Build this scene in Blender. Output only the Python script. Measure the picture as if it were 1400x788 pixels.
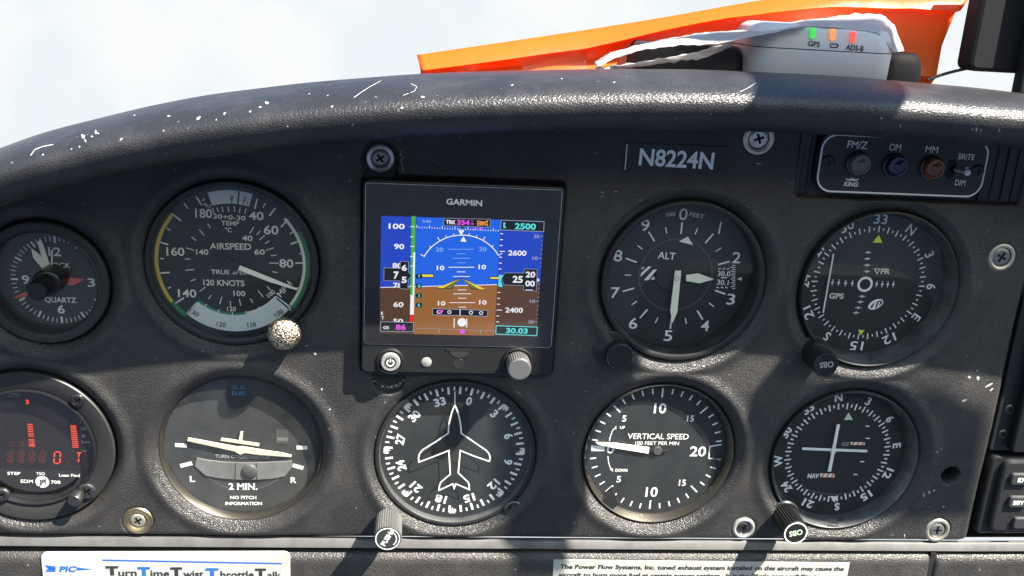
import bpy, bmesh, math, random
import numpy as np
from mathutils import Vector, Matrix, noise as mnoise
from mathutils.geometry import tessellate_polygon
from mathutils.bvhtree import BVHTree

random.seed(7)
for o in list(bpy.data.objects):
    bpy.data.objects.remove(o)
SC = bpy.context.scene
COL = SC.collection
sin, cos, rad, pi = math.sin, math.cos, math.radians, math.pi

# ------------------------------------------------------------------ camera, sky, sun, exposure
# Panel millimetres: x to the right, v up, h towards the pilot.  World = (x, -h, v) / 1000.
FPX = 1300.0
RM = np.array([[0.9941977998827146, -0.0560231844128309, -0.09182667105267238],
               [0.026010490040985046, 0.9535406324098592, -0.3001394954870713],
               [0.10437523229290356, 0.29600956935824185, 0.9494651893208885]])
CP = np.array([-25.032596450737955, -236.53254485368933, -462.12842053256605])
EXPO = 2.2

def tw(p):            # fit frame (x right, y down, z away) -> world axes
    return Vector((p[0], p[2], -p[1]))
cam = bpy.data.cameras.new('camera')
camo = bpy.data.objects.new('camera', cam); COL.objects.link(camo)
rx, ry, rz = tw(RM[0]), -tw(RM[1]), -tw(RM[2])
mw = Matrix((rx, ry, rz)).transposed().to_4x4()
mw.translation = tw(CP) * 0.001
camo.matrix_world = mw
cam.sensor_width = 36.0
cam.lens = 36.0 * FPX / 1400.0
cam.clip_start = 0.01; cam.clip_end = 500.0
SC.camera = camo

SUN_TO = Vector((0.65, -0.41, 1.0)).normalized()     # towards the sun
SKY_TILT = rad(34)                                   # the aircraft panel is raked against the horizon
W = bpy.data.worlds.new('World'); SC.world = W; W.use_nodes = True
nt = W.node_tree; nt.nodes.clear()
sky = nt.nodes.new('ShaderNodeTexSky'); sky.sky_type = 'NISHITA'; sky.sun_disc = False
ct, st = cos(SKY_TILT), sin(SKY_TILT)
ss = Vector((SUN_TO.x, SUN_TO.y*ct - SUN_TO.z*st, SUN_TO.y*st + SUN_TO.z*ct))
sky.sun_elevation = math.asin(ss.z); sky.sun_rotation = math.atan2(ss.x, ss.y)
sky.air_density = 1.0; sky.dust_density = 0.2; sky.ozone_density = 1.0; sky.altitude = 800
tc = nt.nodes.new('ShaderNodeTexCoord')
vr = nt.nodes.new('ShaderNodeVectorRotate'); vr.rotation_type = 'X_AXIS'; vr.inputs['Angle'].default_value = SKY_TILT
nt.links.new(tc.outputs['Generated'], vr.inputs['Vector'])
nt.links.new(vr.outputs['Vector'], sky.inputs['Vector'])
def wn(t, **k):
    n = nt.nodes.new(t)
    for a_, b_ in k.items(): setattr(n, a_, b_)
    return n
def wmap(src, f0, f1, t0, t1):
    n = wn('ShaderNodeMapRange', interpolation_type='SMOOTHSTEP'); nt.links.new(src, n.inputs['Value'])
    for k, v_ in (('From Min', f0), ('From Max', f1), ('To Min', t0), ('To Max', t1)): n.inputs[k].default_value = v_
    return n.outputs['Result']
def wmath(op, a_, b_):
    n = wn('ShaderNodeMath', operation=op)
    for i_, q_ in enumerate((a_, b_)):
        if isinstance(q_, (int, float)): n.inputs[i_].default_value = q_
        else: nt.links.new(q_, n.inputs[i_])
    return n.outputs[0]
def wmix(f, a_, b_):
    n = wn('ShaderNodeMix', data_type='RGBA')
    for k, q_ in (('Factor', f), ('A', a_), ('B', b_)):
        if isinstance(q_, tuple): n.inputs[k].default_value = q_
        else: nt.links.new(q_, n.inputs[k])
    return n.outputs['Result']
sep = wn('ShaderNodeSeparateXYZ'); nt.links.new(vr.outputs['Vector'], sep.inputs[0])
nz = nt.nodes.new('ShaderNodeTexNoise'); nz.inputs['Scale'].default_value = 6.5; nz.inputs['Detail'].default_value = 5.0
nz.inputs['Roughness'].default_value = 0.5
nt.links.new(vr.outputs['Vector'], nz.inputs['Vector'])
cloud = wmix(wmap(nz.outputs['Fac'], 0.4, 0.62, 0, 1), (2.66, 2.86, 2.98, 1), (3.02, 3.06, 3.06, 1))      # bright haze and cloud deck ahead
front = wmath('MULTIPLY', wmap(sep.outputs['Y'], -0.05, 0.45, 0, 1), wmap(sep.outputs['Z'], 0.68, 0.56, 0, 1))
col_ = wmix(front, sky.outputs['Color'], cloud)
ground = wmath('MULTIPLY', wmap(sep.outputs['Z'], 0.03, -0.12, 0, 1), 1.0)
col_ = wmix(ground, col_, (0.62, 0.82, 1.22, 1))                                                          # hazy ground behind
bg = nt.nodes.new('ShaderNodeBackground'); bg.inputs['Strength'].default_value = 0.07
nt.links.new(col_, bg.inputs['Color'])
wo = nt.nodes.new('ShaderNodeOutputWorld'); nt.links.new(bg.outputs[0], wo.inputs['Surface'])

sl = bpy.data.lights.new('sun', 'SUN'); sl.energy = 5.0; sl.angle = rad(0.5); sl.color = (1.0, 0.93, 0.82)
so = bpy.data.objects.new('sun', sl); COL.objects.link(so)
so.rotation_euler = (-SUN_TO).to_track_quat('-Z', 'Y').to_euler(); so.location = SUN_TO * 3

SC.render.engine = 'CYCLES'
SC.view_settings.view_transform = 'Standard'; SC.view_settings.look = 'None'
SC.view_settings.gamma = 1.0; SC.view_settings.exposure = EXPO
SC.render.resolution_x = 1024; SC.render.resolution_y = 576

# ------------------------------------------------------------------ materials
def lin(c):
    c = c / 255.0
    return c / 12.92 if c <= 0.04045 else ((c + 0.055) / 1.055) ** 2.4
def srgb(r, g, b): return (lin(r), lin(g), lin(b))
MATS = {}
def mat(name, col=(0.02, 0.02, 0.02), rough=0.5, metal=0.0, spec=0.5, grain=None, vary=None, coat=0.0, trans=0.0):
    m = bpy.data.materials.new(name); m.use_nodes = True
    n = m.node_tree; b = n.nodes['Principled BSDF']
    b.inputs['Base Color'].default_value = (*col, 1); b.inputs['Roughness'].default_value = rough
    b.inputs['Metallic'].default_value = metal; b.inputs['Specular IOR Level'].default_value = spec
    b.inputs['Coat Weight'].default_value = coat
    if trans: b.inputs['Transmission Weight'].default_value = trans
    t = n.nodes.new('ShaderNodeTexCoord')
    if vary:                                     # (scale, colour2, lo, hi): irregular second colour, wear or tarnish
        z = n.nodes.new('ShaderNodeTexNoise'); z.inputs['Scale'].default_value = vary[0]; z.inputs['Detail'].default_value = 6
        z.inputs['Roughness'].default_value = 0.65
        n.links.new(t.outputs['Object'], z.inputs['Vector'])
        r = n.nodes.new('ShaderNodeMapRange'); r.inputs['From Min'].default_value = vary[2]; r.inputs['From Max'].default_value = vary[3]
        n.links.new(z.outputs['Fac'], r.inputs['Value'])
        x = n.nodes.new('ShaderNodeMix'); x.data_type = 'RGBA'
        x.inputs['A'].default_value = (*col, 1); x.inputs['B'].default_value = (*vary[1], 1)
        n.links.new(r.outputs['Result'], x.inputs['Factor']); n.links.new(x.outputs['Result'], b.inputs['Base Color'])
        r2 = n.nodes.new('ShaderNodeMapRange'); r2.inputs['To Min'].default_value = max(0.03, rough - 0.12); r2.inputs['To Max'].default_value = min(1, rough + 0.15)
        n.links.new(z.outputs['Fac'], r2.inputs['Value']); n.links.new(r2.outputs['Result'], b.inputs['Roughness'])
    if grain:                                    # (scale, strength, distance)
        z = n.nodes.new('ShaderNodeTexNoise'); z.inputs['Scale'].default_value = grain[0]; z.inputs['Detail'].default_value = 3
        n.links.new(t.outputs['Object'], z.inputs['Vector'])
        bp = n.nodes.new('ShaderNodeBump'); bp.inputs['Strength'].default_value = grain[1]; bp.inputs['Distance'].default_value = grain[2]
        n.links.new(z.outputs['Fac'], bp.inputs['Height']); n.links.new(bp.outputs['Normal'], b.inputs['Normal'])
    MATS[name] = m
    return m

def vinyl(name, col, rough, scl=(760, 760, 1250), strength=0.45, scuff=0.5):
    m = mat(name, col, rough)
    n = m.node_tree; b = n.nodes['Principled BSDF']; L = n.links.new
    t = n.nodes.new('ShaderNodeTexCoord'); mp = n.nodes.new('ShaderNodeMapping'); mp.inputs['Scale'].default_value = scl
    L(t.outputs['Object'], mp.inputs['Vector'])
    w = n.nodes.new('ShaderNodeTexNoise'); w.inputs['Scale'].default_value = 0.7; w.inputs['Detail'].default_value = 2
    L(mp.outputs[0], w.inputs['Vector'])
    ad = n.nodes.new('ShaderNodeMix'); ad.data_type = 'RGBA'; ad.blend_type = 'ADD'; ad.inputs['Factor'].default_value = 1.2
    L(mp.outputs[0], ad.inputs['A']); L(w.outputs['Color'], ad.inputs['B'])
    v = n.nodes.new('ShaderNodeTexVoronoi'); v.feature = 'DISTANCE_TO_EDGE'; v.inputs['Scale'].default_value = 1.0
    L(ad.outputs['Result'], v.inputs['Vector'])
    mr = n.nodes.new('ShaderNodeMapRange'); mr.inputs['From Max'].default_value = 0.22; L(v.outputs['Distance'], mr.inputs['Value'])
    z2 = n.nodes.new('ShaderNodeTexNoise'); z2.inputs['Scale'].default_value = 1.1; z2.inputs['Detail'].default_value = 4
    L(mp.outputs[0], z2.inputs['Vector'])
    sm = n.nodes.new('ShaderNodeMath'); sm.operation = 'ADD'; L(mr.outputs[0], sm.inputs[0]); L(z2.outputs['Fac'], sm.inputs[1])
    bp = n.nodes.new('ShaderNodeBump'); bp.inputs['Strength'].default_value = strength; bp.inputs['Distance'].default_value = 0.0004
    L(sm.outputs[0], bp.inputs['Height']); L(bp.outputs['Normal'], b.inputs['Normal'])
    # wear: fine pale specks, and broad patches polished smoother
    s = n.nodes.new('ShaderNodeTexVoronoi'); s.inputs['Scale'].default_value = 210; s.inputs['Randomness'].default_value = 1
    L(t.outputs['Object'], s.inputs['Vector'])
    lt = n.nodes.new('ShaderNodeMapRange'); lt.inputs['From Min'].default_value = 0.16; lt.inputs['From Max'].default_value = 0.06
    L(s.outputs['Distance'], lt.inputs['Value'])
    g = n.nodes.new('ShaderNodeSeparateColor'); L(s.outputs['Color'], g.inputs[0])
    gt = n.nodes.new('ShaderNodeMath'); gt.operation = 'GREATER_THAN'; gt.inputs[1].default_value = 0.90; L(g.outputs[0], gt.inputs[0])
    mu = n.nodes.new('ShaderNodeMath'); mu.operation = 'MULTIPLY'; L(lt.outputs[0], mu.inputs[0]); L(gt.outputs[0], mu.inputs[1])
    mu2 = n.nodes.new('ShaderNodeMath'); mu2.operation = 'MULTIPLY'; mu2.inputs[1].default_value = scuff; L(mu.outputs[0], mu2.inputs[0])
    x = n.nodes.new('ShaderNodeMix'); x.data_type = 'RGBA'; x.inputs['A'].default_value = (*col, 1); x.inputs['B'].default_value = (0.4, 0.37, 0.32, 1)
    gz = n.nodes.new('ShaderNodeTexNoise'); gz.inputs['Scale'].default_value = 38; gz.inputs['Detail'].default_value = 7; gz.inputs['Roughness'].default_value = 0.7
    L(t.outputs['Object'], gz.inputs['Vector'])
    gr = n.nodes.new('ShaderNodeMapRange'); gr.inputs['From Min'].default_value = 0.45; gr.inputs['From Max'].default_value = 0.75; L(gz.outputs['Fac'], gr.inputs['Value'])
    gm = n.nodes.new('ShaderNodeMix'); gm.data_type = 'RGBA'; gm.inputs['A'].default_value = (col[0] * .85, col[1] * .85, col[2] * .87, 1)
    gm.inputs['B'].default_value = (col[0] * 1.6 + .004, col[1] * 1.55 + .0035, col[2] * 1.5 + .003, 1)        # dusty, faded patches
    L(gr.outputs[0], gm.inputs['Factor']); L(gm.outputs['Result'], x.inputs['A'])
    L(mu2.outputs[0], x.inputs['Factor']); L(x.outputs['Result'], b.inputs['Base Color'])
    z3 = n.nodes.new('ShaderNodeTexNoise'); z3.inputs['Scale'].default_value = 22; z3.inputs['Detail'].default_value = 5
    L(t.outputs['Object'], z3.inputs['Vector'])
    r3 = n.nodes.new('ShaderNodeMapRange'); r3.inputs['To Min'].default_value = rough - 0.1; r3.inputs['To Max'].default_value = rough + 0.14
    L(z3.outputs['Fac'], r3.inputs['Value']); L(r3.outputs[0], b.inputs['Roughness'])
    return m

def emit(name, rgb255, k=1.0):                   # lit display colour as it reads in the picture
    m = bpy.data.materials.new(name); m.use_nodes = True
    n = m.node_tree; b = n.nodes['Principled BSDF']
    c = srgb(*rgb255)
    b.inputs['Base Color'].default_value = (0.01, 0.01, 0.012, 1); b.inputs['Roughness'].default_value = 0.25
    b.inputs['Emission Color'].default_value = (*c, 1); b.inputs['Emission Strength'].default_value = k / 2 ** EXPO
    MATS[name] = m
    return m

def glass(name, dust=0.03, rough=0.03, tint=(1, 1, 1), f0=0.045):
    m = bpy.data.materials.new(name); m.use_nodes = True
    n = m.node_tree; n.nodes.clear(); L = n.links.new
    tr = n.nodes.new('ShaderNodeBsdfTransparent'); tr.inputs['Color'].default_value = (*tint, 1)
    gl = n.nodes.new('ShaderNodeBsdfGlossy'); gl.inputs['Roughness'].default_value = rough
    lw = n.nodes.new('ShaderNodeLayerWeight'); lw.inputs['Blend'].default_value = 0.5
    pw = n.nodes.new('ShaderNodeMath'); pw.operation = 'POWER'; pw.inputs[1].default_value = 5.0; L(lw.outputs['Facing'], pw.inputs[0])
    fr = n.nodes.new('ShaderNodeMath'); fr.operation = 'MULTIPLY_ADD'; fr.inputs[1].default_value = 0.95; fr.inputs[2].default_value = f0; L(pw.outputs[0], fr.inputs[0])
    m1 = n.nodes.new('ShaderNodeMixShader'); L(fr.outputs[0], m1.inputs[0]); L(tr.outputs[0], m1.inputs[1]); L(gl.outputs[0], m1.inputs[2])
    df = n.nodes.new('ShaderNodeBsdfDiffuse'); df.inputs['Color'].default_value = (0.6, 0.58, 0.53, 1)
    t = n.nodes.new('ShaderNodeTexCoord'); z = n.nodes.new('ShaderNodeTexNoise'); z.inputs['Scale'].default_value = 60; z.inputs['Detail'].default_value = 8
    z.inputs['Roughness'].default_value = 0.7
    L(t.outputs['Object'], z.inputs['Vector'])
    r = n.nodes.new('ShaderNodeMapRange'); r.inputs['From Min'].default_value = 0.35; r.inputs['From Max'].default_value = 0.75
    r.inputs['To Min'].default_value = dust * 0.35; r.inputs['To Max'].default_value = dust * 1.8
    L(z.outputs['Fac'], r.inputs['Value'])
    m2 = n.nodes.new('ShaderNodeMixShader'); L(r.outputs[0], m2.inputs[0]); L(m1.outputs[0], m2.inputs[1]); L(df.outputs[0], m2.inputs[2])
    o = n.nodes.new('ShaderNodeOutputMaterial'); L(m2.outputs[0], o.inputs['Surface'])
    MATS[name] = m
    return m

def sheet(name, col, trans=0.5, rough=0.35, gloss=0.08, wr=(160, 0.25, 0.0006)):   # thin translucent sheet
    m = bpy.data.materials.new(name); m.use_nodes = True
    n = m.node_tree; n.nodes.clear(); L = n.links.new
    d = n.nodes.new('ShaderNodeBsdfDiffuse'); d.inputs['Color'].default_value = (*col, 1)
    t = n.nodes.new('ShaderNodeBsdfTranslucent'); t.inputs['Color'].default_value = (*col, 1)
    x = n.nodes.new('ShaderNodeMixShader'); x.inputs[0].default_value = trans; L(d.outputs[0], x.inputs[1]); L(t.outputs[0], x.inputs[2])
    g = n.nodes.new('ShaderNodeBsdfGlossy'); g.inputs['Roughness'].default_value = rough
    y = n.nodes.new('ShaderNodeMixShader'); y.inputs[0].default_value = gloss; L(x.outputs[0], y.inputs[1]); L(g.outputs[0], y.inputs[2])
    tc = n.nodes.new('ShaderNodeTexCoord'); z = n.nodes.new('ShaderNodeTexNoise'); z.inputs['Scale'].default_value = wr[0]; z.inputs['Detail'].default_value = 4
    L(tc.outputs['Object'], z.inputs['Vector'])
    bp = n.nodes.new('ShaderNodeBump'); bp.inputs['Strength'].default_value = wr[1]; bp.inputs['Distance'].default_value = wr[2]
    L(z.outputs['Fac'], bp.inputs['Height'])
    for k in (d, t, g): L(bp.outputs['Normal'], k.inputs['Normal'])
    o = n.nodes.new('ShaderNodeOutputMaterial'); L(y.outputs[0], o.inputs['Surface'])
    MATS[name] = m
    return m

M = MATS
vinyl('panel_vinyl', (0.026, 0.025, 0.0245), 0.37, scuff=0.28)
vinyl('shield_vinyl', (0.021, 0.021, 0.023), 0.34, (620, 620, 900), 0.3, 0.25)
vinyl('lower_vinyl', (0.034, 0.032, 0.030), 0.42, (640, 640, 1000), 0.42)
mat('black_plastic', (0.012, 0.012, 0.013), 0.38, grain=(900, 0.15, 0.0002))
mat('satin_black', (0.010, 0.010, 0.011), 0.28)
mat('bezel_black', (0.016, 0.016, 0.017), 0.42, vary=(90, (0.05, 0.048, 0.045), 0.6, 0.85))
mat('charcoal', (0.020, 0.020, 0.0205), 0.5, grain=(1200, 0.3, 0.0002))
mat('crackle_black', (0.022, 0.022, 0.022), 0.5, grain=(1500, 0.7, 0.0004))
mat('pit_black', (0.003, 0.003, 0.003), 0.8)
mat('face_black', (0.012, 0.0125, 0.014), 0.6)
mat('face_blue_black', (0.013, 0.016, 0.019), 0.55)
mat('face_grey', (0.05, 0.051, 0.052), 0.5)
mat('face_slate', (0.022, 0.024, 0.026), 0.5)
mat('face_charcoal', (0.032, 0.033, 0.034), 0.5)
mat('print_white', (0.78, 0.78, 0.75), 0.6)
mat('print_bright', (0.90, 0.90, 0.88), 0.55)
mat('print_cream', (0.62, 0.58, 0.49), 0.6)
mat('print_grey', (0.30, 0.31, 0.32), 0.6)
mat('print_dim', (0.12, 0.125, 0.13), 0.6)
mat('print_green', (0.02, 0.16, 0.06), 0.55)
mat('print_lime', (0.55, 0.75, 0.04), 0.5)
mat('print_pale_green', (0.50, 0.62, 0.44), 0.5)
mat('print_yellow', (0.50, 0.36, 0.05), 0.55)
mat('print_blue', (0.05, 0.19, 0.42), 0.6)
mat('print_red', (0.62, 0.13, 0.10), 0.55)
mat('print_orange', (0.62, 0.22, 0.10), 0.55)
mat('ink_dark', (0.02, 0.022, 0.024), 0.6)
mat('ink_blue', (0.012, 0.10, 0.42), 0.6)
mat('window_white', (0.50, 0.54, 0.51), 0.5)
mat('lume_yellow', (0.50, 0.50, 0.37), 0.5)
mat('lume', (0.80, 0.80, 0.64), 0.5)
mat('tube_grey', (0.17, 0.173, 0.168), 0.35, vary=(60, (0.10, 0.102, 0.10), 0.35, 0.7))
mat('steel', (0.62, 0.61, 0.59), 0.3, 0.65, vary=(300, (0.30, 0.28, 0.25), 0.45, 0.8))
mat('dark_steel', (0.10, 0.10, 0.10), 0.35, 0.9, vary=(300, (0.22, 0.2, 0.18), 0.5, 0.8))
mat('zinc', (0.26, 0.26, 0.25), 0.42, 0.8, grain=(1800, 0.4, 0.0003))
mat('brass', (0.58, 0.46, 0.27), 0.33, 1.0, vary=(350, (0.20, 0.14, 0.08), 0.48, 0.75))
mat('cream_metal', (0.62, 0.57, 0.46), 0.38, 0.85, vary=(350, (0.30, 0.25, 0.18), 0.5, 0.8))
mat('ring_brass', (0.14, 0.128, 0.105), 0.34, 0.9, vary=(120, (0.10, 0.095, 0.085), 0.4, 0.7))
mat('ring_grey', (0.12, 0.125, 0.125), 0.36, 0.5, vary=(120, (0.06, 0.06, 0.062), 0.4, 0.7))
mat('ring_black', (0.022, 0.023, 0.025), 0.32, 0.2)
mat('gold_speckle', (0.66, 0.57, 0.42), 0.32, 1.0, grain=(1300, 1.0, 0.0009), vary=(1200, (0.05, 0.042, 0.035), 0.47, 0.56))
mat('aluminium', (0.13, 0.128, 0.125), 0.5, 0.5, vary=(70, (0.07, 0.068, 0.066), 0.42, 0.75))
mat('chip', (0.34, 0.335, 0.32), 0.85, spec=0.2)
mat('scuff', (0.38, 0.38, 0.37), 0.6)
mat('placard_white', (0.40, 0.40, 0.385), 0.45, vary=(25, (0.33, 0.325, 0.30), 0.5, 0.8))
mat('placard_paper', (0.42, 0.415, 0.375), 0.5, vary=(90, (0.32, 0.31, 0.27), 0.45, 0.8))
mat('placard_black', (0.011, 0.011, 0.013), 0.34)
mat('receiver_white', (0.50, 0.49, 0.50), 0.4, grain=(900, 0.08, 0.0002))
mat('seam_dark', (0.05, 0.05, 0.05), 0.7)
mat('led_green', (0.04, 0.45, 0.07), 0.3); mat('led_orange', (0.85, 0.26, 0.08), 0.3); mat('led_red', (0.80, 0.08, 0.06), 0.3)
for nm, c in (('led_green', (60, 190, 75)), ('led_orange', (245, 130, 70)), ('led_red', (240, 80, 70))):
    b = M[nm].node_tree.nodes['Principled BSDF']; b.inputs['Emission Color'].default_value = (*srgb(*c), 1); b.inputs['Emission Strength'].default_value = 0.25
mat('lens_clear', (0.13, 0.12, 0.105), 0.12, coat=0.6)
mat('lens_blue', (0.004, 0.009, 0.05), 0.12, coat=0.6)
mat('lens_amber', (0.17, 0.045, 0.012), 0.12, coat=0.6)
mat('block_black', (0.02, 0.019, 0.022), 0.7, grain=(700, 0.5, 0.0006))
mat('puck_black', (0.003, 0.003, 0.0035), 0.7, spec=0.12)
mat('device_black', (0.010, 0.010, 0.012), 0.6, spec=0.2)
mat('button_white', (0.30, 0.30, 0.285), 0.4, 0.3)
mat('key_grey', (0.03, 0.03, 0.032), 0.5)
sheet('orange_sheet', (0.92, 0.25, 0.028), 0.68, 0.3, 0.05, (45, 0.3, 0.003))
sheet('white_film', (0.66, 0.64, 0.64), 0.6, 0.25, 0.06, (70, 0.9, 0.003))
glass('glass', 0.008); glass('glass_dusty', 0.016); glass('glass_hazy', 0.026); glass('glass_clean', 0.008, f0=0.02)
emit('scr_white', (240, 240, 245)); emit('scr_sky', (22, 96, 226)); emit('scr_sky_tape', (24, 64, 190))
emit('scr_ground', (150, 98, 46)); emit('scr_ground_tape', (84, 56, 38)); emit('scr_green', (70, 175, 50)); emit('scr_red', (215, 50, 45))
emit('scr_yellow', (235, 210, 40)); emit('scr_olive', (110, 115, 60)); emit('scr_cyan', (90, 225, 225)); emit('scr_magenta', (225, 80, 225))
emit('scr_orange', (240, 150, 40)); emit('scr_black', (8, 10, 18)); emit('scr_pale', (120, 165, 235)); emit('scr_grey', (150, 160, 180))
emit('seg_on', (255, 84, 52), 1.25); emit('seg_off', (112, 52, 36)); emit('seg_win', (24, 17, 17))

# ------------------------------------------------------------------ geometry kit
def at(px, py, h=0.0):
    """point of the photograph carried along its ray to the plane h of the panel"""
    d = RM.T @ np.array([px - 700.0, py - 394.0, FPX]); s = (-h - CP[2]) / d[2]; q = CP + s * d
    return (q[0], -q[1])
class Crop:
    def __init__(s, x0, y0, k, h=0.0):
        s.x0, s.y0, s.k, s.h = x0, y0, k, h
        a = at(x0 + 100 * k, y0 + 100 * k, h); b = at(x0 + 500 * k, y0 + 100 * k, h)
        s.mm = math.hypot(b[0] - a[0], b[1] - a[1]) / 400.0
    def __call__(s, x, y): return at(s.x0 + x * s.k, s.y0 + y * s.k, s.h)

TXT = {}
CAPH = {}
def text_geo(s, bold, shear):
    key = (s, bold, shear)
    if key in TXT: return TXT[key]
    cu = bpy.data.curves.new('t', 'FONT'); cu.body = s; cu.size = 1.0; cu.resolution_u = 3; cu.offset = bold + 0.005; cu.shear = shear
    ob = bpy.data.objects.new('t', cu); COL.objects.link(ob)
    dg = bpy.context.evaluated_depsgraph_get(); dg.update()
    me = ob.evaluated_get(dg).to_mesh()
    V = [(v.co.x, v.co.y) for v in me.vertices]; F = [tuple(p.vertices) for p in me.polygons]
    ob.evaluated_get(dg).to_mesh_clear()
    bpy.data.objects.remove(ob); bpy.data.curves.remove(cu)
    TXT[key] = (V, F)
    return TXT[key]
def cap_h(bold):
    if bold not in CAPH:
        V, _ = text_geo('H', bold, 0.0); CAPH[bold] = max(v[1] for v in V)
    return CAPH[bold]

class Draw:
    def __init__(s, m=None):
        s.V, s.F, s.I = [], [], []; s.mats = []; s.m = m
    def use(s, m): s.m = m; return s
    def _mi(s):
        if s.m not in s.mats: s.mats.append(s.m)
        return s.mats.index(s.m)
    def v(s, x, v, h): s.V.append((x, v, h)); return len(s.V) - 1
    def f(s, *ids): s.F.append(ids); s.I.append(s._mi())
    def poly(s, pts, h):
        ar = sum(pts[i][0] * pts[(i + 1) % len(pts)][1] - pts[(i + 1) % len(pts)][0] * pts[i][1] for i in range(len(pts)))
        if ar < 0: pts = pts[::-1]
        if len(pts) <= 4:
            s.f(*[s.v(p[0], p[1], h) for p in pts])
        else: s.holed([pts], h)
    def holed(s, loops, h):
        flat = [p for l in loops for p in l]
        tri = tessellate_polygon([[Vector((p[0], p[1], 0)) for p in l] for l in loops])
        ids = [s.v(p[0], p[1], h) for p in flat]
        for t in tri:
            a, b, c = (flat[i] for i in t)
            cr = (b[0] - a[0]) * (c[1] - a[1]) - (c[0] - a[0]) * (b[1] - a[1])
            t = t if cr > 0 else t[::-1]
            s.f(*[ids[i] for i in t])
    def line(s, p, q, w, h):
        dx, dy = q[0] - p[0], q[1] - p[1]; l = math.hypot(dx, dy) or 1e-6; nx, ny = -dy / l * w / 2, dx / l * w / 2
        s.poly([(p[0] + nx, p[1] + ny), (p[0] - nx, p[1] - ny), (q[0] - nx, q[1] - ny), (q[0] + nx, q[1] + ny)], h)
    def pline(s, pts, w, h, closed=False):
        n = len(pts); segs = n if closed else n - 1
        L, Rr = [], []
        for i in range(n):
            a = pts[(i - 1) % n] if (closed or i > 0) else pts[i]
            b = pts[(i + 1) % n] if (closed or i < n - 1) else pts[i]
            c = pts[i]
            def nrm(p, q):
                dx, dy = q[0] - p[0], q[1] - p[1]; l = math.hypot(dx, dy)
                return (-dy / l, dx / l) if l > 1e-9 else None
            n1, n2 = nrm(a, c), nrm(c, b)
            n1 = n1 or n2; n2 = n2 or n1
            mxx, myy = n1[0] + n2[0], n1[1] + n2[1]; l = math.hypot(mxx, myy) or 1e-6
            mxx, myy = mxx / l, myy / l; k = w / 2 / max(0.45, mxx * n1[0] + myy * n1[1])
            L.append(s.v(c[0] + mxx * k, c[1] + myy * k, h)); Rr.append(s.v(c[0] - mxx * k, c[1] - myy * k, h))
        for i in range(segs):
            j = (i + 1) % n
            s.f(Rr[i], Rr[j], L[j], L[i])
    def arc(s, c, r0, r1, a0, a1, h, n=None):      # degrees clockwise from straight up
        n = n or max(3, int(abs(a1 - a0) / 4) + 1)
        pr = None
        for i in range(n + 1):
            a = rad(a0 + (a1 - a0) * i / n)
            p = (s.v(c[0] + r0 * sin(a), c[1] + r0 * cos(a), h), s.v(c[0] + r1 * sin(a), c[1] + r1 * cos(a), h))
            if pr: s.f(pr[0], pr[1], p[1], p[0]) if (a1 > a0) == (r1 > r0) and False else s.f(*((pr[0], p[0], p[1], pr[1]) if (a1 > a0) != (r1 > r0) else (pr[0], pr[1], p[1], p[0])))
            pr = p
    def disc(s, c, r, h, n=48, rv=None, rot=0):
        rv = rv or r; k, t = cos(rot), sin(rot)
        s.poly([(c[0] + r * cos(2 * pi * i / n) * k - rv * sin(2 * pi * i / n) * t, c[1] + r * cos(2 * pi * i / n) * t + rv * sin(2 * pi * i / n) * k) for i in range(n)], h)
    def tick(s, c, a, r0, r1, w, h):
        a = rad(a); s.line((c[0] + r0 * sin(a), c[1] + r0 * cos(a)), (c[0] + r1 * sin(a), c[1] + r1 * cos(a)), w, h)
    def text(s, t, p, cap, h, w=None, rot=0.0, bold=0.0, shear=0.0):
        V, F = text_geo(t, bold, shear)
        if not V: return
        k = cap / cap_h(bold); xs = [v[0] for v in V]; x0, x1 = min(xs), max(xs)
        kx = (w / (x1 - x0)) if w else k
        ca, sa = cos(rad(rot)), sin(rad(rot)); b = len(s.V); ch = cap / 2
        for x, y in V:
            X = (x - (x0 + x1) / 2) * kx; Y = y * k - ch
            s.V.append((p[0] + X * ca - Y * sa, p[1] + X * sa + Y * ca, h))
        mi = s._mi()
        for f in F: s.F.append(tuple(i + b for i in f)); s.I.append(mi)
    def lathe(s, c, prof, n=64, knurl=0.0, cap0=False, cap1=False):
        rows = []
        for r, h in prof:
            kk = knurl if r > 0.01 else 0
            rows.append([s.v(c[0] + (r + (kk if i % 2 else -kk)) * sin(2 * pi * i / n), c[1] + (r + (kk if i % 2 else -kk)) * cos(2 * pi * i / n), h) for i in range(n)])
        for a, b in zip(rows, rows[1:]):
            for i in range(n):
                j = (i + 1) % n; s.f(a[i], a[j], b[j], b[i])
        if cap1: s.f(*rows[-1][::-1])
        if cap0: s.f(*rows[0])
    def prism(s, pts, h0, h1, bev=0.0, back=False):
        ar = sum(pts[i][0] * pts[(i + 1) % len(pts)][1] - pts[(i + 1) % len(pts)][0] * pts[i][1] for i in range(len(pts)))
        if ar < 0: pts = pts[::-1]
        n = len(pts)
        lo = [s.v(p[0], p[1], h0) for p in pts]; hi = [s.v(p[0], p[1], h1 - bev) for p in pts]
        for i in range(n): j = (i + 1) % n; s.f(lo[i], lo[j], hi[j], hi[i])
        top = pts
        if bev:
            for q, (ins, hh) in enumerate(((bev * 0.3, h1 - bev * 0.3), (bev, h1))):
                ip = inset(pts, ins); t2 = [s.v(p[0], p[1], hh) for p in ip]
                for i in range(n): j = (i + 1) % n; s.f(hi[i], hi[j], t2[j], t2[i])
                hi = t2; top = ip
        if n <= 4: s.f(*[s.v(p[0], p[1], h1) for p in top])
        else: s.holed([top], h1)
        if back: s.f(*lo[::-1])
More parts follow.
